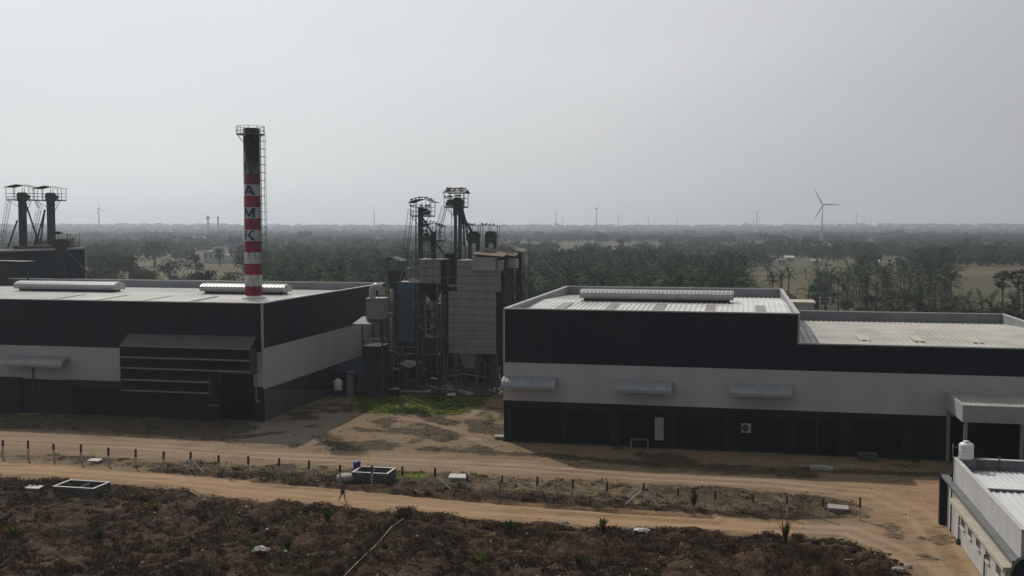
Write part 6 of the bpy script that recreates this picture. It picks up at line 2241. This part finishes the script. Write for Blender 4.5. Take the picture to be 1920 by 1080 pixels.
def far_wood():
    n = 11000
    d = 520 * np.exp(NR.random(n) * math.log(5000 / 520))
    px = NR.uniform(-260, 2180, n)
    X = (px - 960) / FPX * d
    U, V = X * CA - d * SA, X * SA + d * CA
    keep = fbm(U / 140, V / 140, 71) > .45
    keep |= d > 1500
    yb = 540 + FPX * np.tan(np.arctan(CAM_H / d) - PITCH)
    for x0, x1, y0, y1 in CLEAR:
        keep &= ~((px > x0) & (px < x1) & (yb > y0 - 3) & (yb < y1 + 7))
    keep &= ~((np.abs(px - 1540) < 22) & (d < 1160) & (d > 850))
    U, V, d = U[keep], V[keep], d[keep]
    n = len(U)
    Z = far_h(U, V)
    h = NR.uniform(4.5, 9.5, n) * np.where(NR.random(n) < .06, 1.35, 1)
    w = h * NR.uniform(.8, 1.5, n) * (1 + d / 2500)
    B = 46
    th, ph = NR.uniform(0, 2 * np.pi, (n, B)), NR.normal(0, 1, (n, B))
    r = NR.random((n, B)) ** .45 * .5
    lob = NR.integers(0, 4, (n, B))
    la = NR.uniform(0, 2 * np.pi, (n, 4))
    lr = NR.uniform(0, .3, (n, 4))
    lz = NR.uniform(-.14, .14, (n, 4))
    ii = np.arange(n)[:, None]
    cx = U[:, None] + w[:, None] * (np.cos(la[ii, lob]) * lr[ii, lob] + np.cos(th) * r * .62)
    cy = V[:, None] + w[:, None] * (np.sin(la[ii, lob]) * lr[ii, lob] + np.sin(th) * r * .62)
    cz = Z[:, None] + h[:, None] * (.56 + lz[ii, lob] + np.clip(ph, -1.6, 1.6) * .19)
    s = w[:, None] * NR.uniform(.07, .15, (n, B))
    a1, a2 = NR.uniform(0, 2 * np.pi, (n, B)), NR.uniform(-1, 1, (n, B))
    e1 = np.stack([np.cos(a1), np.sin(a1), a2 * .6], -1) * s[..., None]
    e2 = np.stack([-np.sin(a1) * .6, np.cos(a1) * .6, NR.uniform(-1, 1, (n, B))], -1) * s[..., None]
    c = np.stack([cx, cy, cz], -1)
    P = np.stack([c - e1 - e2 * .5, c + e1 * .3 - e2, c + e1 + e2 * .4, c - e1 * .4 + e2], 2).reshape(-1, 3)
    mi = NR.choice(3, n * B, p=[.5, .25, .25])
    bulk('far_wood', P, np.arange(len(P)).reshape(-1, 4), mi, [M_LEAF, M_LEAF2, M_LEAF3], 'hazy far woodland reaching to the horizon')


far_wood()


# ----------------------------------------------------------------- far houses
def house(px, d, w, dp, h, label, m=M_HOUSE, roofm=None, kind='flat', wins=3):
    u, v = polar(px, d)
    z = float(far_h(np.array([u]), np.array([v]))[0])
    t = thing('far_house', label, 'house', u, v, z)
    MB().box(u - w / 2, v, z - 1, u + w / 2, v + dp, z + h).part('wall', m, t)
    if kind == 'gable':
        MB().ext([(v - .4, z + h + .02), (v + dp + .4, z + h + .02), (v + dp / 2, z + h + dp * .28)], 'u', u - w / 2 - .3, u + w / 2 + .3).part('roof', roofm or M_RUST, t)
    else:
        MB().box(u - w / 2 - .2, v - .2, z + h + .004, u + w / 2 + .2, v + dp + .2, z + h + .35).part('roof', roofm or m, t)
    for i in range(wins):
        x = u - w / 2 + w * (i + .5) / wins
        MB().box(x - .6, v - .05, z + h * .45, x + .6, v - .004, z + h * .78).part('window', M_GLASS, t)
    return t


wh = house(395, 610, 9.5, 9, 7.0, 'white flat roofed house with stepped blocks left of the striped chimney')
u, v = polar(395, 610)
z = float(far_h(np.array([u]), np.array([v]))[0])
MB().box(u + .5, v + 1, z + 7.36, u + 5.0, v + 6, z + 9.6).box(u + 4.76, v + 1.5, z, u + 14, v + 8, z + 5.2).box(u + 12, v - 3, z, u + 19, v + 1.4, z + 2.8).part('annex_block', M_HOUSE, wh)
for a in ((580, 560, 6, 4, 2.2, 'small pale roofed shed above the palm grove right of the chimney', M_WALLG, M_HOUSE, 'gable', 1), (1162, 930, 12, 6, 3.6, 'pale far house above the palm grove, left one of the two', M_HOUSE, None, 'flat', 3),
          (1218, 930, 10, 8, 3.5, 'pale far house above the palm grove, right one of the two', M_HOUSE, None, 'flat', 2), (1466, 600, 4.5, 3.5, 2.6, 'small white house in the fields below the big turbine', M_HOUSE, None, 'flat', 2),
          (1480, 640, 5.5, 4, 2.6, 'low pale shed behind the small white house below the big turbine', M_WALLG, M_HOUSE, 'gable', 1), (1530, 590, 5, 4, 2.2, 'grey roofed hut right of the small white house', M_WALLG, M_ROOF_B, 'gable', 1),
          (1835, 640, 3, 3, 4.5, 'narrow white house among the trees at the right', M_HOUSE, None, 'flat', 1), (1867, 640, 7, 5, 5.0, 'two storey white house among the trees at the right edge', M_HOUSE, None, 'flat', 3),
          (1872, 580, 6, 4, 2.6, 'pale gabled hut in front of the two storey white house', M_WALLG, M_HOUSE, 'gable', 2), (1640, 560, 5, 4, 2.4, 'pale roofed hut behind the palm clump at the right', M_WALLG, M_HOUSE, 'gable', 1)):
    house(*a)


# ----------------------------------------------------------------- wind turbines and masts
def turbine(px, hub_y, d, label, blade=22.0, phase=0.0, yaw=0.0, tower_r=1.5):
    u, v = polar(px, d)
    z0 = float(far_h(np.array([u]), np.array([v]))[0])
    zh = CAM_H + d * math.tan(math.atan((540 - hub_y) / FPX) - PITCH)
    t = thing('wind_turbine', label, 'wind turbine', u, v, z0)
    t.rotation_euler = (0, 0, yaw)
    o3 = ORG[t.name]
    r = tower_r
    MB().tube((u, v, z0 - 1), (u, v, zh - .8), r, 14, r * .5).part('tower', M_TURB, t)
    MB().box(u - 1.1, v - 2.0, zh - 1.0, u + 1.1, v + 4.5, zh + 1.2).part('nacelle', M_TURB, t)
    MB().tube((u, v - 3.4, zh), (u, v - 2.0, zh), .5, 10, 1.1).part('hub', M_TURB, t)
    for i in range(3):
        a = rad(phase) + 2 * math.pi * i / 3
        dx, dz = math.sin(a), math.cos(a)
        px_, pz_ = dz, -dx
        k = MB()
        prof = [(.0, .55, .5), (.12, 1.15, .35), (.25, 1.0, .25), (.6, .6, .16), (1.0, .12, .05)]
        prev = None
        for f, w, th in prof:
            c = Vector((u + dx * blade * f, v - 2.8, zh + dz * blade * f))
            s = Vector((px_, 0, pz_)) * w
            q = [c - s, c + Vector((0, -th, 0)), c + s * .6, c + Vector((0, th, 0))]
            if prev:
                for j in range(4):
                    k.poly([prev[j], prev[(j + 1) % 4], q[(j + 1) % 4], q[j]])
            prev = q
        k.part('blade', M_TURB, t)
    return t


turbine(1540, 384, 1150, 'nearest and largest white wind turbine right of centre on the skyline', 21.5, -30, 0)
for px, y, d, ph, yaw, lab in ((1418, 398, 3000, -75, .2, 'wind turbine with a drooping left blade, left of the largest turbine'), (1118, 391, 2700, -88, 1.0, 'wind turbine with one blade level to the left, above the high roof'),
                               (1042, 399, 3600, 10, 1.3, 'faint wind turbine just right of the grain towers'), (1055, 408, 4200, 40, 1.3, 'very faint small wind turbine just right of the grain towers'),
                               (1159, 405, 4300, 0, 1.2, 'faint wind turbine right of the one with the level blade'), (1215, 408, 4300, 20, 1.4, 'faint distant turbine above the long ridge vent'),
                               (1268, 411, 4600, 50, 1.2, 'very faint distant turbine above the right part of the ridge vent'), (1412, 412, 4000, 15, 1.4, 'small dark mast like turbine beside the drooping bladed one'),
                               (1604, 401, 3900, 5, 1.4, 'faint wind turbine right of the largest turbine'), (1631, 412, 4600, 30, 1.3, 'very faint turbine furthest right on the skyline'),
                               (187, 391, 2700, -10, 1.25, 'faint wind turbine on the skyline above the left roof vent'), (702, 398, 3800, 0, 1.45, 'thin faint turbine between the chimney and the grain towers')):
    turbine(px, y, d, lab, d * (22 if y < 400 else 12) / 1950, ph, yaw, 1.2 + d * .0004)
for px, y, d, lab in ((391, 405, 2300, 'far water tower with a round head left of the chimney, left one of the two'), (410, 405, 2300, 'far slim water tower left of the chimney, right one of the two')):
    u, v = polar(px, d)
    z0 = float(far_h(np.array([u]), np.array([v]))[0])
    zt = CAM_H + d * math.tan(math.atan((540 - y) / FPX) - PITCH)
    t = thing('water_tower', lab, 'water tower', u, v, z0)
    r = 3.4 if px < 400 else 2.2
    MB().tube((u, v, z0 - 1), (u, v, zt - 6), 2.0, 12, 1.6).part('shaft', M_STEEL, t)
    MB().lathe(u, v, [(1.6, zt - 8), (r, zt - 6), (r, zt - 1.5), (r * .5, zt), (0, zt + .3)], 14).part('bowl', M_STEEL, t)

# ----------------------------------------------------------------- air
HAZE_D = 0.00022
hm = bpy.data.materials.new('pale air')
hm.use_nodes = True
nt = hm.node_tree
for n in list(nt.nodes):
    nt.nodes.remove(n)
out = nt.nodes.new('ShaderNodeOutputMaterial')
pv = nt.nodes.new('ShaderNodeVolumePrincipled')
pv.inputs['Color'].default_value = (0.77, 0.87, 0.985, 1)
pv.inputs['Density'].default_value = HAZE_D
pv.inputs['Anisotropy'].default_value = 0.35
nt.links.new(pv.outputs[0], out.inputs['Volume'])
bx = MB()
E_ = 5500.0
n0 = len(bx.v)
bx.box(-E_, -E_, -8.0, E_, E_, 104.0)
me = bx.mesh('haze', hm)
ho = bpy.data.objects.new('haze', me)
ho.rotation_euler = (0, 0, -AX)
put(ho)
tag(ho, 'thin pale haze over the plain', None, None, 'stuff')
